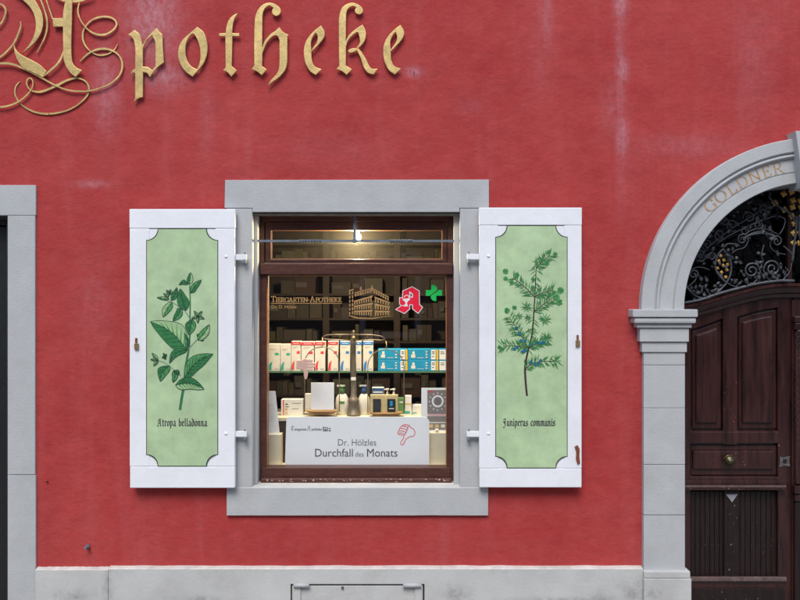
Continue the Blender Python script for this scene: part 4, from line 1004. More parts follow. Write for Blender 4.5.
# knob, keyhole plate, small white triangle, chips
kn = part('knob', MB().lathe(P(730, 460.5, dd-.03), [(.0, -.012), (.018, -.010), (.026, 0), (.027, .008), (.020, .016), (.010, .022), (.011, .03), (.022, .033), (.023, .036)], 24, 'Y'), M['oldbrass'], dt)
part('knob_rose', MB().lathe(P(730, 460.5, dd+.0), [(.030, 0), (.033, .003), (.033, .006)], 20, 'Y'), M['oldbrass'], kn)
kp_ = part('keyhole_plate', poly([(X(a, dd), Z(b, dd)) for a, b in ((779.5, 456.5), (783, 457.5), (789.5, 456.2), (789, 461), (790, 466.5), (784, 465.5), (779, 467.5), (780, 462))], [], dd-.003, dd+.002, .001), pmat('worn_plate', (.16, .15, .15), .5, .5, 80, .3, 100, metal=.5), dt)
part('keyhole', MB().lathe(P(784.8, 461, dd-.0035), [(.011, 0), (.012, -.003), (.008, -.006), (.006, -.002)], 14, 'Y'), M['black'], kp_)
part('white_triangle', poly([(X(a, dd), Z(b, dd)) for a, b in ((726, 494.4), (738, 494.2), (732.2, 502.5))], [], dd+.001, dd+.0038), flat('grey_tin', (.27, .27, .30), .5), dt)
m = MB(); ci = 0
def chips(px0, px1, py0, py1, n, d, smax=1.0):
    global ci
    for _ in range(n):
        px, py = R.uniform(px0, px1), R.uniform(py0, py1); s_ = R.uniform(.15, smax); ci += 1; e = R.uniform(.4, 1.8)
        m.prism([(X(px+s_*math.cos(a)*R.uniform(.4, 1.2), d), Z(py+s_*e*math.sin(a)*R.uniform(.4, 1.2), d)) for a in (0, 1, 2, 3, 4, 5.2)], d-.0006-.00002*(ci % 20), d+.0012)
chips(725, 738, 500, 572, 9, dd+.003, .8); chips(778, 782, 440, 600, 8, dd, .7); chips(724, 737, 380, 430, 10, dd, .6)
chips(744, 770, 385, 422, 16, dd+.004, .8); chips(733, 745, 452, 468, 9, dd+.001, .7); chips(695, 772, 452, 468, 8, dd+.001, .4); chips(697, 716, 395, 402, 3, dd+.004, .6)
chips(692, 784, 590, 600, 7, dd-.009, .9); chips(690, 786, 486, 489.5, 12, dd-.0305, .8); chips(690, 786, 578.5, 581, 25, dd-.0145, .8)
chips(686.5, 690, 330, 420, 5, dd, .5)
part('paint_chips', m, flat('bare_wood_chips', (.22, .15, .12), .7, .4), dt, kind='stuff')

# ------------------------------------------------------------------ fanlight with wrought-iron grille
fn = thing('fanlight', 'wrought-iron scroll grille with gilt rosettes over dark glass above the door', 'fanlight', (CX, .14, Z(290, .14)))
DG = .115
part('pane', poly([(CX-RI*AR*1.06, Z(320, .2))] + arc(RI*1.06, math.pi, 0, 40) + [(CX+RI*AR*1.06, Z(320, .2))], [], .232, .236), M['glass_d'], fn)
part('lead_bar', MB().box(CX-.012, CX+.012, .20, .23, Z(300, .2), CZ+RI*AR), M['door'], fn)
zz6 = lambda a, b: (680+a/6.667, 225+b/6.667)
def iron(pts, r=1.05, name='scroll', d=DG, n=5, both=True, taper=True):
    q_ = sample(pts, n)
    for s in ((1, -1) if both else (1,)):
        m_ = len(q_)
        rr = [L(r)*(.55+.45*min(1, min(i, m_-1-i)/(.25*m_)) if taper else 1) for i in range(m_)]
        mb = MB().tube([(mx(X(a, d), s), d+.0025*math.sin(i*.12), Z(b, d)) for i, (a, b) in enumerate(q_)], rr, 6)
        part(name, mb, M['iron'], fn)
def spiral(cx, cy, r0, r1, a0, turns, n=22):
    return [(cx+(r0+(r1-r0)*k/n)*math.cos(a0+2*math.pi*turns*k/n), cy+(r0+(r1-r0)*k/n)*math.sin(a0+2*math.pi*turns*k/n)) for k in range(n+1)]
zp = lambda *p: [zz6(a, b) for a, b in p]
# pointed oval of the small cartouche
iron(zp((285, 160), (250, 205), (235, 265), (250, 320), (310, 388)), .95, 'cartouche_bar', taper=False)
iron(zp((285, 160), (322, 205), (343, 270), (335, 335), (310, 388)), .95, 'cartouche_bar', taper=False)
# lower scrolls
iron(zp((250, 310), (310, 382), (380, 412), (455, 405), (510, 368), (533, 318)) + spiral(*zz6(478, 303), 8.0, 1.4, -.0, -1.75), .85)
iron(zp((745, 255), (728, 318), (685, 365), (630, 378), (580, 350), (557, 300)) + spiral(*zz6(615, 290), 8.6, 1.4, math.pi, 1.7), .85)
# upper scrolls
iron(zp((345, 188), (380, 165), (430, 150), (455, 110)) + spiral(*zz6(415, 95), 5.6, 1.0, .0, -1.6), .75)
iron(zp((705, 197), (640, 180), (605, 145), (605, 110)) + spiral(*zz6(645, 108), 5.8, 1.0, math.pi, 1.6), .75)
iron(zp((420, 100), (455, 72), (540, 55), (620, 72), (645, 98)), 1.1, taper=False); iron(zp((440, 78), (480, 56), (540, 44), (605, 56), (640, 80)), .8, taper=False); iron(zp((430, 62), (480, 34), (545, 22), (600, 36), (660, 66)), .7)
iron(zp((690, 140), (730, 175), (765, 215)), .8)
iron(zp((778, -60), (775, 20), (765, 110), (750, 250)), 1.15, 'cartouche_bar', taper=False)
iron(zp((590, -190), (650, -130), (735, -75), (780, 0)), 1.0, 'cartouche_bar', taper=False)
# side scrolls to the springing
iron(zp((30, 380), (60, 430), (120, 480), (190, 490), (260, 440), (310, 388)), 1.3); iron(zp((55, 410), (100, 370), (120, 320)) + spiral(*zz6(90, 330), 5.0, .8, .4, -1.4), .9)
iron(zp((105, 235), (150, 240), (180, 205), (215, 180)) , .8); iron(zp((215, 180), (235, 200), (215, 230), (195, 205), (215, 180)), .7); iron(zp((285, 160), (310, 130), (350, 125), (400, 140)), .9)
for cx, cy, r, a in ((265, 65, 6.5, .5), (180, 130, 5.5, 2), (350, 0, 6.5, 1), (460, -50, 6, 3), (430, 40, 4.5, 4), (300, -20, 4.5, 2.5), (560, -110, 6, .3), (520, 0, 5, 5), (140, 190, 4, 1.2)):
    iron(spiral(*zz6(cx, cy), r, 1.0, a, 1.5), .6)
for pts in (((120, 250), (180, 160), (260, 90), (350, 20), (450, -40), (560, -110)), ((240, 130), (330, 70), (430, 20), (540, -30), (640, -60)), ((660, 66), (690, 20), (700, -40), (650, -60)), ((560, 130), (545, 200), (560, 250)), ((60, 300), (130, 280), (200, 300))):
    iron(zp(*pts), .6)
# base band of forged leaf along the door head
iron([(684, 303), (700, 300), (718, 294), (736, 289), (756, 284), (778, 281), (794, 281)], 1.7, 'base_band', taper=False)
# forged leaves
RL = random.Random(11)
for k in range(150):
    if k < 105:
        a = rad(RL.uniform(97, 172)); rr = RL.uniform(70, 118) if k < 55 else RL.uniform(30, 100); px, py = 790+rr*math.cos(a), 306-rr*math.sin(a)
        if py > top_y(max(px, 683))-6: continue
    else:
        px = RL.uniform(690, 790); py = top_y(px)-RL.uniform(4, 14)
    an = RL.uniform(0, 6.28); l = RL.uniform(3, 7); wd = RL.uniform(2.0, 4.2); C, Aa, Bb, nn = leaf_shape((px, py), (px+l*math.cos(an), py+l*math.sin(an)), wd, RL.uniform(-.2, .2), n=5)
    for s in (1, -1):
        mb = MB(); dq = DG+RL.uniform(-.008, .012); rows = []
        for i in range(6):
            c_ = .004*math.sin(i*.6)
            rows.append([(mx(X(Aa[i][0], dq), s), dq-.004-c_, Z(Aa[i][1], dq)), (mx(X(C[i][0], dq), s), dq+.003-c_, Z(C[i][1], dq)), (mx(X(Bb[i][0], dq), s), dq-.004-c_, Z(Bb[i][1], dq)), (mx(X(C[i][0], dq), s), dq+.006-c_, Z(C[i][1], dq))])
        mb.loft(rows, smooth=True); part('forged_leaf', mb, M['iron'], fn)
# rosettes
def rosette(px, py, r, d, both=True):
    for s in ((1, -1) if both else (1,)):
        mb = MB(); c = (mx(X(px, d), s), d, Z(py, d)); R_ = L(r, d); n = 16; an0 = RL.uniform(0, .6)
        rings = []
        for rr, y in ((1.0, 0), (.75, -.35), (.45, -.15), (.3, -.5), (.1, -.6)):
            rings.append([(c[0]+R_*rr*(1+(.22 if rr > .5 else 0)*math.cos(4*(2*math.pi*k/n+an0)))*math.cos(2*math.pi*k/n), d+R_*y, c[2]+R_*rr*(1+(.22 if rr > .5 else 0)*math.cos(4*(2*math.pi*k/n+an0)))*math.sin(2*math.pi*k/n)) for k in range(n)])
        mb.loft(rings); part('rosette', mb, M['goldmetal'], fn)
for a, b in ((270, 205), (258, 240), (293, 235), (318, 262), (287, 270), (252, 287), (312, 300), (277, 315), (305, 347)):
    rosette(*zz6(a, b), 1.75, DG+.012)
zz2 = lambda a, b: (670+a/4.615, 180+b/4.615)
for a, b in ((484, 107), (527, 137), (563, 167), (568, 95), (525, 64), (597, 200), (605, 125), (610, 55), (600, 290), (572, 40), (600, 245)):
    rosette(*zz2(a, b), 3.1, DG+.01)
def mesh_band(p0, p1): pass

# ------------------------------------------------------------------ the window display
DZ = Z(416.5, .30)
st = thing('display_step', 'low cream step holding the scale and bottles inside the shop window', 'display stand', (X(356, .45), .45, Z(470, .3)))
part('step_top', bevbox(X(255, .30), X(458, .30), .26, .62, DZ-.02, DZ, .002), M['cream'], st)
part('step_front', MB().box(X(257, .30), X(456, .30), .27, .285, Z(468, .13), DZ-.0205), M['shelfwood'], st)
fz = Z(468, .13)
o = part('display_floor', MB().box(X(250, .3), X(462, .3), .162, .64, fz-.03, fz), M['cream'], bld)
# promotional board
sg = thing('advert_board', 'white board reading Dr. Hölzles Durchfall des Monats with red thumbs-down drawing', 'sign', (X(357, .165), .168, fz))
ds_ = .165
bo = outline([(286.5, 419), (288.5, 417.2), (290.5, 417, 1), (424, 417, 1), (426.5, 417.8), (429.2, 421, 1), (429.2, 465.3, 1), (285, 465.3, 1)])
bd = part('board', poly([(X(a, ds_), Z(b, ds_)) for a, b in bo], [], ds_, ds_+.006), M['paper'], sg)
part('lettering', text_mesh('Dr. Hölzles', L(9.4, ds_), X(337.3, ds_), Z(445.6, ds_), ds_-.0004, sx=.90), M['textg'], bd)
part('lettering', text_mesh('Durchfall', L(11.4, ds_), X(314.3, ds_), Z(456.6, ds_), ds_-.0004, sx=.93), M['text'], bd)
part('lettering', text_mesh('des', L(7.0, ds_), X(355, ds_), Z(456.6, ds_), ds_-.0004, sx=.93), M['textg'], bd)
part('lettering', text_mesh('Monats', L(11.4, ds_), X(366.3, ds_), Z(456.6, ds_), ds_-.0004, sx=.93), M['text'], bd)
for txt, a, b, h in (('T', 291, 294.4, 3.0), ('iergarten', 294.6, 306.6, 1.55), ('A', 307, 311.4, 3.0), ('potheke', 311.6, 322, 1.55)):
    wid = sum(BLK[c_][0]+.1 for c_ in txt)
    mb, _ = pen(BLK, txt, X(a, ds_), Z(430.4, ds_), ds_-.0004, L(h, ds_), (L(.5), L(.5)), L(.22), sp=.1, sx=(b-a)/(wid*h)); part('lettering', mb, M['textg'], bd)
m = MB()
for k, (a, b, c_, e) in enumerate(((322.8, 426.6, 324.0, 431.4), (324.4, 427.2, 327, 428.2), (324.4, 429, 327, 431.4), (327.4, 427.2, 328.2, 431.4), (328.8, 428, 330.8, 429), (328.8, 429.8, 330.8, 431.4))):
    m.add([(X(u, ds_), ds_-.0004-.00001*k, Z(v, ds_)) for u, v in ((a, b), (c_, b), (c_, e), (a, e))], [(0, 1, 2, 3)])
part('house_mark', m, M['textg'], bd)
h7 = lambda pts, w_: [(X(350+a/6.667, ds_), Z(400+b/6.667, ds_), L(w_)) for a, b in pts]
mb = MB(); mb.strip(h7([(365, 165), (342, 176), (328, 198), (320, 222), (332, 232), (356, 237), (357, 255), (341, 278), (338, 293), (349, 300), (361, 286), (370, 266), (398, 245), (424, 240), (433, 216), (421, 192), (406, 185), (394, 169)], .75), ds_-.0006, ds_-.0001, closed=True, n=4)
for ln_ in ([(350, 174), (372, 176), (386, 186)], [(338, 190), (362, 192), (381, 203)], [(329, 206), (352, 207), (374, 217)], [(326, 220), (345, 221), (366, 231)], [(390, 172), (384, 192), (374, 215), (362, 236)]):
    mb.strip(h7(ln_, .7), ds_-.0008, ds_-.0002)
part('thumb_drawing', mb, M['red'], bd)

# thumbs-down cutout stuck to the inside of the pane
hd = .139
hand = thing('thumbs_down_cutout', 'pink thumbs-down hand cutout stuck to the inside of the shop window', 'cutout', P(305, 380, hd))
h1 = lambda pts: [((255+p[0]/6.667), (330+p[1]/6.667)) + tuple(p[2:]) for p in pts]
def hw(pts): return [(X(a, hd), Z(b, hd)) for a, b in outline(h1(pts), 4)]
part('palm', poly(hw([(276, 202, 1), (312, 200), (335, 190), (352, 196), (356, 268), (352, 300), (345, 325), (332, 325), (326, 300), (322, 268), (300, 262), (276, 255, 1)]), [], hd-.004, hd+.006, .002), M['skin'], hand)
for k, (y0, y1, xe) in enumerate(((193, 212, 388), (214, 232, 399), (234, 252, 399), (254, 272, 387))):
    part('finger', poly(hw([(345, y0+2), (365, y0), (xe-8, y0+1), (xe, (y0+y1)/2), (xe-8, y1), (365, y1), (345, y1-2)]), [], hd-.006-.0004*(k % 2), hd+.006, .0025), M['skin'], hand)

# glass shelf with cartons
SD = .42
SZ = Z(371.0, SD)
shf = thing('glass_shelf', 'green-edged glass shelf carrying the medicine cartons in the window', 'shelf', (X(356, .5), SD+.1, SZ-.008))
part('shelf_plate', bevbox(X(258, SD), X(455, SD), SD-.01, SD+.22, SZ-.009, SZ, .001), M['shelfglass'], shf)
part('edge_strip', MB().box(X(258, SD), X(455, SD), SD-.0125, SD-.0102, SZ-.0088, SZ-.0005), flat('green_edge', (.10, .22, .13), .3), shf)
for px in (287, 418, 353):
    part('bracket', bevbox(X(px-3, SD), X(px+3, SD), SD-.004, SD+.2, SZ-.024, SZ-.0092, .001), M['oldbrass'], shf)
def zoom_c(n): pass
def carton(px0, px1, py0, pyb, d, depth, label, group, deco, mats, zb=None, cat='carton', tilt=0):
    zb_ = Z(pyb, d) if zb is None else zb
    x0, x1, z1 = X(px0, d), X(px1, d), Z(py0, d)
    t = thing('medicine_carton', label, cat, ((x0+x1)/2, d+depth/2, zb_), group)
    part('box', bevbox(x0+.0006, x1-.0006, d, d+depth, zb_, z1, .001, 1), M[mats], t)
    for i, (nm, u0, u1, v0, v1, mt) in enumerate(deco):
        yy = d-.0005-.0002*i
        part(nm, MB().add([(x0+(x1-x0)*u, yy, zb_+(z1-zb_)*v) for u, v in ((u0, v0), (u1, v0), (u1, v1), (u0, v1))], [(0, 1, 2, 3)]), M[mt], t)
    return t, x0, x1, zb_, z1
def swoosh(t, x0, x1, z0, z1, d, mt):
    pts = [(.05, .04), (.07, .16), (.16, .28), (.40, .36), (.33, .26), (.30, .14), (.32, .04)]
    part('swoosh', MB().add([(x0+(x1-x0)*u, d-.0011, z0+(z1-z0)*v) for u, v in pts], [tuple(range(len(pts)))]), M[mt], t)
tall = [(267.8, 280, 344, 'teal', 0, 'white carton with teal swoosh at the window-frame end of the glass shelf'), (280.4, 291, 344.2, 'teal', 0, 'white carton with teal swoosh touching the red topped cartons'),
        (291.3, 300.8, 341.3, 'red', 1, 'red topped white carton beside the teal swoosh cartons'), (301.2, 314, 341.8, 'red', 1, 'wide red topped white carton behind the thumbs-down cutout'),
        (314.7, 325, 341.6, 'red', 1, 'red topped white carton right behind the left pan hanger top'), (327.8, 338, 341.2, 'red', 1, 'red topped white carton standing next to the blue topped cartons'),
        (340, 350, 341.2, 'blue', 1, 'blue topped white carton standing next to the red topped cartons'), (351.4, 361.5, 341.4, 'blue', 1, 'blue topped white carton hidden partly by the scale column'), (363, 373.3, 341.2, 'blue', 1, 'blue topped white carton nearest the cyan packs on the shelf')]
for x0_, x1_, y_, c_, stripe, lab in tall:
    deco = [('label_patch', .58, .90, .58, .67, c_), ('print_line', .15, .7, .80, .81, 'textg'), ('print_line', .15, .5, .76, .765, 'textg'), ('print_line', .55, .9, .06, .075, 'textg')]
    if stripe: deco.append(('top_stripe', 0.0, 1.0, .885, .985, c_)); deco.append(('print_line', .2, .8, .925, .94, 'paper'))
    t, a, b, z0_, z1_ = carton(x0_, x1_, y_, 0, SD+R.uniform(0, .006), .07, lab, 'tall cartons on the glass shelf', deco, 'card', zb=SZ)
    swoosh(t, a, b, z0_, z1_, SD, c_)
for row, (pb, pt) in enumerate(((None, 360.4), (360.4, 349.2))):
    zb_ = SZ if row == 0 else Z(360.2, SD)
    for col, (a, b) in enumerate(((378, 407.6), (408, 438.4), (438.8, 452))):
        where = ('beside the tall cartons', 'in the middle of the stack', 'at the window frame end')[col]
        lab = ('lower' if row == 0 else 'upper') + ' cyan medicine pack with white label, ' + where
        deco = [('pack_logo', .10, .24, .22, .5, 'card'), ('pack_logo', .14, .22, .5, .8, 'card'), ('print_line', .30, .52, .2, .24, 'card'), ('print_dots', .58, .64, .2, .32, 'card'), ('print_dots', .58, .64, .45, .57, 'card'), ('print_dots', .58, .64, .7, .82, 'card'), ('white_label', .76, .91, .06, .94, 'paper'), ('yellow_edge', .93, 1.0, .03, .97, 'yellow'), ('print_line', .79, .88, .55, .62, 'text'), ('print_line', .79, .88, .72, .8, 'text'), ('print_line', .79, .86, .3, .36, 'text')]
        if col == 2: deco = [('white_label', .05, .52, .06, .94, 'paper'), ('print_line', .12, .42, .55, .62, 'text'), ('print_line', .12, .42, .72, .78, 'text')]
        carton(a, b, pt, 0, SD+R.uniform(0, .004), .09, lab, 'cyan packs stacked on the glass shelf', deco, 'cyan', zb=zb_+.0003)

# items on the step
carton(281, 303, 399.5, 0, .34, .06, 'flat white carton with red edge stripe on the step beside the leaflet', None, [('red_stripe', .09, .14, .02, .98, 'red'), ('print_line', .2, .32, .68, .74, 'text'), ('print_line', .2, .36, .52, .57, 'textg'), ('picture', .18, .3, .32, .45, 'tan'), ('picture', .18, .3, .08, .2, 'tan'), ('print_line', .5, .9, .75, .78, 'textg'), ('print_line', .5, .8, .4, .43, 'textg')], 'card', zb=DZ)
carton(405, 411.6, 396, 0, .36, .05, 'tall slim white carton with tan band beside the right scale pan', None, [('tan_band', 0, 1, .52, .62, 'tan'), ('teal_print', .0, .75, .06, .2, 'teal')], 'card', zb=DZ)
carton(412.2, 421.5, 405, 0, .37, .05, 'short pale carton with teal lettering patch beside the poster board', None, [('teal_print', .05, .5, .14, .24, 'teal'), ('print_line', .2, .8, .7, .74, 'tan')], 'card', zb=DZ)
carton(398.2, 404.4, 398, 0, .40, .05, 'grey-green carton behind the right scale pan hanger', None, [('print_line', .2, .8, .7, .78, 'card')], 'capgreen', zb=DZ)
# white leaflet and cream block at the left, block at the right
bl = single('display_block', pbox(266.4, 281, 434.5, 467, .20, .30, .002), M['cream'], 'cream display block in the window corner under the leaning leaflet', 'block')
m = MB().prism([(X(266, .22), Z(434.4, .22)), (X(279.8, .22), Z(434.4, .22)), (X(275.5, .22), Z(391, .22)), (X(266, .22), Z(391, .22))], .215, .219)
lf = single('leaflet', m, M['paper'], 'tall cream white leaflet standing on the cream corner block', 'leaflet')
for k in range(8): part('print_line', MB().box(X(267, .214), X(272+R.uniform(0, 3), .214), .2142, .2149, Z(404+k*2.4+.4, .214), Z(404+k*2.4, .214)), M['tan'], lf)
single('display_block', pbox(429.6, 447.5, 433, 467, .20, .30, .002), M['cream'], 'cream display block under the poster beside the advert board', 'block')
# poster board
pb_ = thing('poster', 'white poster with grey print and pale ring, propped above the cream block', 'poster', (X(436, .25), .25, Z(432.9, .2)))
sh = part('sheet', pbox(421.4, 450, 388, 432.6, .245, .251, 0), M['paper'], pb_)
def pp(px0, px1, py0, py1, k, mt, nm): part(nm, MB().add([(X(a, .244), .2444-.0002*k, Z(b, .244)) for a, b in ((px0, py1), (px1, py1), (px1, py0), (px0, py0))], [(0, 1, 2, 3)]), M[mt], sh)
M['greyp'] = flat('grey_poster_print', (.22, .20, .20), .6, .1)
pp(427.3, 449, 390, 414, 1, 'greyp', 'print_field'); pp(428, 434, 391.2, 392.2, 2, 'red', 'print_line'); pp(427.3, 449, 416, 430, 1, 'greyp', 'print_field'); pp(428, 449, 414.6, 415.2, 2, 'red', 'print_line'); pp(428, 446, 422, 423, 2, 'card', 'print_line'); pp(429, 433, 424.5, 427.5, 2, 'tan', 'print_patch'); pp(435, 439, 424.5, 427.5, 2, 'tan', 'print_patch'); pp(441, 445, 424.5, 427.5, 2, 'card', 'print_patch')
mb = MB(); c0 = zz = (437.7, 401.5)
for ri, ro in ((4.3, 5.9),):
    for k in range(28):
        a, b = 2*math.pi*k/28, 2*math.pi*(k+1)/28
        mb.add([(X(437.7+r_*math.cos(t_), .244), .2436, Z(401.2+r_*1.03*math.sin(t_), .244)) for r_, t_ in ((ri, a), (ro, a), (ro, b), (ri, b))], [(0, 1, 2, 3)])
for k in range(12):
    a = 2*math.pi*k/12; px, py = 437.7+8.3*math.cos(a), 401.6+8.6*math.sin(a); mb.add([(X(px+u, .244), .2436, Z(py+v, .244)) for u, v in ((-.5, -.6), (.5, -.6), (.5, .6), (-.5, .6))], [(0, 1, 2, 3)])
part('print_ring', mb, M['paper'], sh); pp(435.6, 440, 398, 404, 3, 'textg', 'print_patch')
fl_ = thing('paper_flower', 'small white blossom with yellow heart lying on the cream block', 'flower', P(436.8, 433, .21))
for a in range(5):
    an = rad(90+72*a); mb = MB(); C, A_, B_, nn = leaf_shape((436.8, 430.5), (436.8+2.6*math.cos(an), 430.5+2.4*math.sin(an)), 2.2, 0, n=5)
    mb.loft([[P(A_[i][0], A_[i][1], .212), P(C[i][0], C[i][1], .208), P(B_[i][0], B_[i][1], .212), P(C[i][0], C[i][1], .215)] for i in range(6)]); part('petal', mb, M['paper'], fl_)
part('flower_heart', MB().lathe(P(436.8, 430.5, .207), [(.005, .003), (.004, -.002), (.001, -.004)], 10, 'Y'), M['yellow'], fl_)

# white cards on the left pan
SP = .33
bal = thing('balance_scale', 'old bronze pharmacy balance with column, beam and two hanging pans', 'scale', (X(353.5, SP), SP, DZ))
cx = X(353.6, SP)
def zr(py): return Z(py, SP)-DZ
part('column', MB().lathe((cx, SP, DZ), [(.040, 0), (.040, .012), (.030, .018), (.029, .07), (.033, .085), (.026, .10), (.017, .112), (.0155, zr(376)), (.0165, zr(374)), (.0135, zr(360)), (.0135, zr(345)), (.020, zr(343)), (.013, zr(341)), (.012, zr(336)), (.006, zr(333)), (.008, zr(331.5)), (.001, zr(330))], 20), M['bronze'], bal)
part('maker_plate', bevbox(cx-.014, cx+.014, SP-.020, SP-.012, Z(380.2, SP), Z(377.2, SP), .001), M['card'], bal)
bp = lambda *ps: [(X(a, SP), SP-.006, Z(b, SP)) for a, b in ps]
for r_, pts in ((.0045, ((353.6, 334.6), (372, 334.8), (381, 336.2), (385.6, 339))), (.0045, ((353.6, 340.8), (372, 339.6), (380, 340.2), (385.6, 339.8))), (.0045, ((353.6, 334.6), (335, 334.6), (327, 335.0), (322, 337.4))), (.0045, ((353.6, 340.8), (335, 339.6), (327, 339.4), (322, 337.9))), (.003, ((340, 334.6), (340, 339.7))), (.003, ((367.5, 334.8), (367.5, 339.7)))):
    part('beam_bar', MB().tube(bp(*pts), r_*.8, 8), M['bronze'], bal)
part('pivot', MB().lathe(P(353.6, 338, SP-.02), [(.004, -.006), (.010, 0), (.010, .01)], 14, 'Y'), M['brass'], bal)
def hanger(pcx, ptop, hw_, pbot, side):
    pts = []
    for k in range(25):
        a = math.pi*k/24; pts.append((pcx-hw_*math.cos(a), ptop+17-17*math.sin(a)))
    pts = [(pcx-hw_, pbot)] + [(pcx-hw_, pbot-(pbot-ptop-17)*.5)] + pts + [(pcx+hw_, pbot-(pbot-ptop-17)*.5), (pcx+hw_, pbot)]
    h = part('hanger', MB().tube([(X(a, SP), SP-.02, Z(b, SP)) for a, b in pts], .0026, 6), M['bronze'], bal)
    part('hook', MB().tube([(X(pcx, SP), SP-.008, Z(ptop-8 if side > 0 else ptop-9, SP)), (X(pcx+.8, SP), SP-.016, Z(ptop-4, SP)), (X(pcx, SP), SP-.02, Z(ptop+.5, SP))], .003, 6), M['brass'], bal)
    part('pan', MB().lathe((X(pcx, SP), SP-.02, Z(pbot+2.6, SP)), [(.0, 0), (L(hw_*.7), .0), (L(hw_*1.0), .018), (L(hw_*1.05), .022), (L(hw_*1.0), .024), (L(hw_*.68), .006), (.0, .005)], 28, sy=.55), M['panwood'], bal)
hanger(322.3, 346.6, 17.2, 411, -1); hanger(386, 349, 18, 413, 1)
cd = SP-.05
single('white_card', pbox(311, 334, 382.6, 409.8, cd, cd+.004, .0005), M['paper'], 'blank white card standing upright on the left scale pan', 'card')
single('white_packet', pbox(304.8, 311.8, 394, 412.5, .36, .40, .001), M['card'], 'small white packet half behind the blank white card', 'packet')
# items on the right pan
for a, b, k, lab in ((370.2, 385.6, 0, 'tan packet holding a plain black tin on the right scale pan'), (386, 398, 1, 'tan packet holding a black tin with blue emblem on the right scale pan')):
    t = thing('soap_packet', lab, 'packet', P((a+b)/2, 413, cd))
    part('packet', pbox(a, b, 395, 412.4, cd, cd+.03, .001), M['tan'], t)
    q0, q1 = ((373, 380.8), (387.2, 395.4))[k]
    tin = part('tin', pbox(q0, q1, 399, 412.3, cd-.010, cd-.0005, .002), M['dark'], t)
    if k: part('blue_mark', pbox(390, 392.6, 401, 406, cd-.0112, cd-.0102, 0), M['cyan'], tin); part('mark', pbox(389, 394, 408.2, 409, cd-.0112, cd-.0102, 0), M['card'], tin)
    else: part('mark', pbox(374.2, 379.6, 400.2, 410.8, cd-.0108, cd-.0102, 0), flat('dark_slate', (.03, .035, .042), .5), tin)
carton(372, 384, 387.6, 0, .39, .05, 'blue and white carton standing behind the tan packets', None, [('blue_field', .02, .98, .62, .98, 'capblue'), ('print_line', .1, .9, .8, .86, 'card')], 'card', zb=DZ)
# bottles
def bottle(px, w_, capm, lab, mark):
    t = thing('lotion_bottle', lab, 'bottle', (X(px, .37), .37, DZ), 'lotion bottles beside the scale column')
    H = Z(393, .37)-DZ; r_ = L(w_/2*1.15, .37)
    part('body', MB().lathe((X(px, .37), .37, DZ), [(r_*.62, 0), (r_*.8, .004), (r_*.98, H*.35), (r_, H*.55), (r_*.9, H*.78), (r_*.62, H*.93), (r_*.34, H), (.001, H+.001)], 22, sy=.6), M['ivory'], t)
    part('cap', MB().lathe((X(px, .37), .37, DZ+H), [(r_*.42, 0), (r_*.42, .022), (r_*.36, .024), (r_*.36, .034), (r_*.5, .035), (r_*.5, .040), (.001, .041)], 18), M[capm], t)
    sp_ = part('spout', MB().box(X(px, .37)-r_*.75, X(px, .37)+r_*.4, .37-r_*.2, .37+r_*.2, DZ+H+.037, DZ+H+.046), M['ivory'], t)
    if mark: part('label_patch', MB().box(X(px-2.6, .37), X(px+2.6, .37), .37-r_*.62, .37-r_*.585, DZ+H*.52, DZ+H*.64), M[mark], t)
bottle(342.2, 12, 'capgreen', 'ivory lotion bottle with green cap and green label patch', 'capgreen')
bottle(364, 10.5, 'capblue', 'ivory lotion bottle with blue pump collar', None)
for px in (387.3, 393.8):
    t = thing('pump_bottle', 'small ivory pump bottle behind the packets on the right pan', 'bottle', (X(px, .42), .42, DZ), 'pump bottles behind the right pan')
    part('body', MB().lathe((X(px, .42), .42, DZ), [(.014, 0), (.015, .01), (.015, Z(396, .42)-DZ), (.006, Z(394, .42)-DZ)], 14), M['ivory'], t)
    part('pump', MB().lathe((X(px, .42), .42, Z(394, .42)), [(.006, 0), (.007, .006), (.004, .012), (.004, .022), (.010, .024), (.009, .032), (.001, .033)], 12), M['ivory'], t)
    part('nozzle', MB().box(X(px, .42)-.022, X(px, .42), .415, .425, Z(394, .42)+.024, Z(394, .42)+.030), M['ivory'], t)

# ------------------------------------------------------------------ lit bulb behind the top light
BD_ = .27
lp = thing('window_lamp', 'lit warm bulb on a short stem behind the narrow top light', 'lamp', P(357, 236, BD_))
part('bulb', MB().lathe(P(357.4, 237.5, BD_), [(.001, -.018), (.016, -.014), (.022, 0), (.019, .014), (.011, .026), (.010, .034)], 18), emit_mat('lit_bulb', (1.0, .80, .50), 26.0), lp)
part('socket', MB().lathe((X(357.4, BD_), BD_, Z(237.5, BD_)+.034), [(.012, 0), (.013, .03), (.004, .036), (.004, .5)], 12), M['oldbrass'], lp)
pl_ = bpy.data.lights.new('bulb_light', 'POINT'); pl_.energy = 32.0; pl_.color = (1.0, .78, .5); pl_.shadow_soft_size = .03
po = bpy.data.objects.new('bulb_light', pl_); COL.objects.link(po); po.location = (X(357.4, BD_), BD_-.03, Z(237.5, BD_)-.03)
po.parent = lp; po.matrix_parent_inverse = Matrix.Translation(lp.location).inverted()

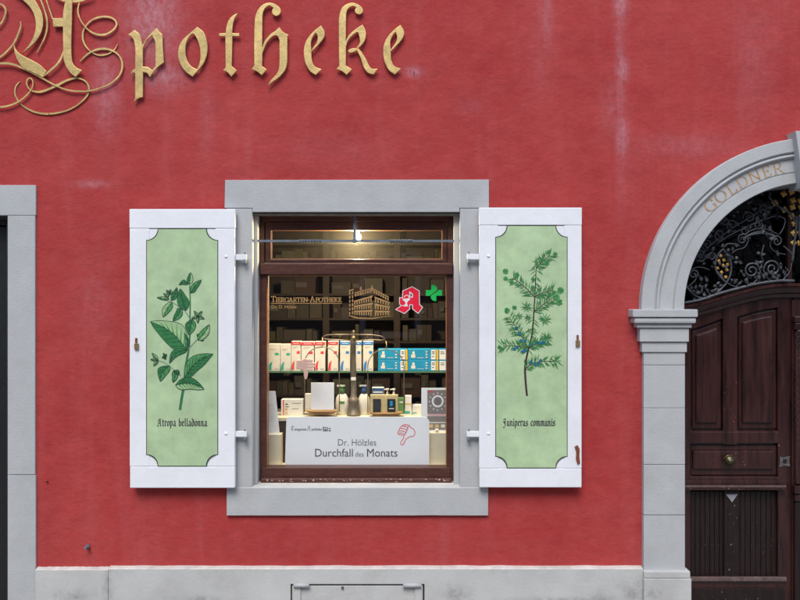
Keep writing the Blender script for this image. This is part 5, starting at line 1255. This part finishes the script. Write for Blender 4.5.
# ------------------------------------------------------------------ stocked shelving at the back of the shop
BY = 1.75
rk = thing('back_shelving', 'dim brown wooden shelving full of cartons along the back of the shop', 'shelving', (0, BY+.15, .05))
xl, xr = X(175), X(535)
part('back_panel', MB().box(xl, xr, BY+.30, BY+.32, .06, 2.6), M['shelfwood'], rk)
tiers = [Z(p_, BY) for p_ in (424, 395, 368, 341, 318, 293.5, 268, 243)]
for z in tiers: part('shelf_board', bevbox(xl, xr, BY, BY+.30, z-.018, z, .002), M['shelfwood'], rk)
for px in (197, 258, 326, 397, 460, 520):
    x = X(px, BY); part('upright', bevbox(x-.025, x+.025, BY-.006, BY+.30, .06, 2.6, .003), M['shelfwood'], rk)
shaded_cols = [flat('stock_%d' % i, tuple(v*.27 for v in c_), .7, .1) for i, c_ in enumerate(((.30, .25, .16), (.22, .19, .13), (.36, .32, .22), (.16, .12, .09), (.26, .22, .17), (.20, .10, .07), (.12, .13, .12), (.30, .27, .10), (.40, .37, .30)))]  # stock tones scaled down: shade at the back of the shop put into the colour
words = ('beige', 'olive brown', 'pale tan', 'dark brown', 'dull beige', 'reddish brown', 'grey', 'mustard', 'cream')
n_c = 0
for ti, z in enumerate(tiers[:-1]):
    for a, b in ((200, 255), (261, 323), (329, 394), (400, 457)):
        px = a + R.uniform(0, 4)
        while px < b-4:
            wd = R.choice((4, 5, 6, 8, 9, 12, 20)) * R.uniform(.85, 1.15)
            if px+wd > b: break
            if R.random() > .14:
                hh = R.uniform(.45, .86)*(tiers[ti+1]-z-.02); x0_, x1_ = X(px, BY), X(px+wd, BY)-.002; ci_ = R.randrange(len(shaded_cols)); n_c += 1
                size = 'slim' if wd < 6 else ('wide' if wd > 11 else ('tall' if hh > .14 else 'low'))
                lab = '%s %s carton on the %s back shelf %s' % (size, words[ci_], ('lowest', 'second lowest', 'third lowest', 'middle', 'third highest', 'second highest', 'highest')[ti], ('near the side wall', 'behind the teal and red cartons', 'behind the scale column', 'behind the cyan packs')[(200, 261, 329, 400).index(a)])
                t = single('stock_carton', bevbox(x0_, x1_, BY+.02+R.uniform(0, .04), BY+.26, z+.0003, z+hh, 0), shaded_cols[ci_], lab, 'carton', 'stock cartons on the back shelving')
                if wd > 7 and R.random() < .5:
                    part('label_patch', MB().box(x0_+.01, x0_+(x1_-x0_)*.6, BY+.0150, BY+.019, z+hh*.4, z+hh*.7), shaded_cols[8], t)
            px += wd + R.uniform(0, .8)

# ------------------------------------------------------------------ unseen house added across the street to shade the wall and reflect in the glass
op = thing('added_facing_house', 'unseen ochre grey plastered house added across the street to block low sky and reflect in the shop glass', 'building', (0, -11.5, 0))
part('wall', bevbox(-16, 16, -17, -11.5, -.05, 7.2, .01), M['opp'], op)
part('cornice', bevbox(-16.2, 16.2, -17.1, -11.2, 7.21, 7.45, .03), M['stone'], op)
for r_ in range(2):
    for c_ in range(9):
        xx = -13+c_*3.2; zz_ = 1.0+r_*2.7
        wn = part('window', MB().box(xx-.55, xx+.55, -11.5, -11.46, zz_, zz_+1.6), M['glass_d'], op)
        part('window_frame', poly(rect(xx-.62, xx+.62, zz_-.07, zz_+1.67), [rect(xx-.5, xx+.5, zz_+.05, zz_+1.55)], -11.44, -11.40), M['white'], wn)
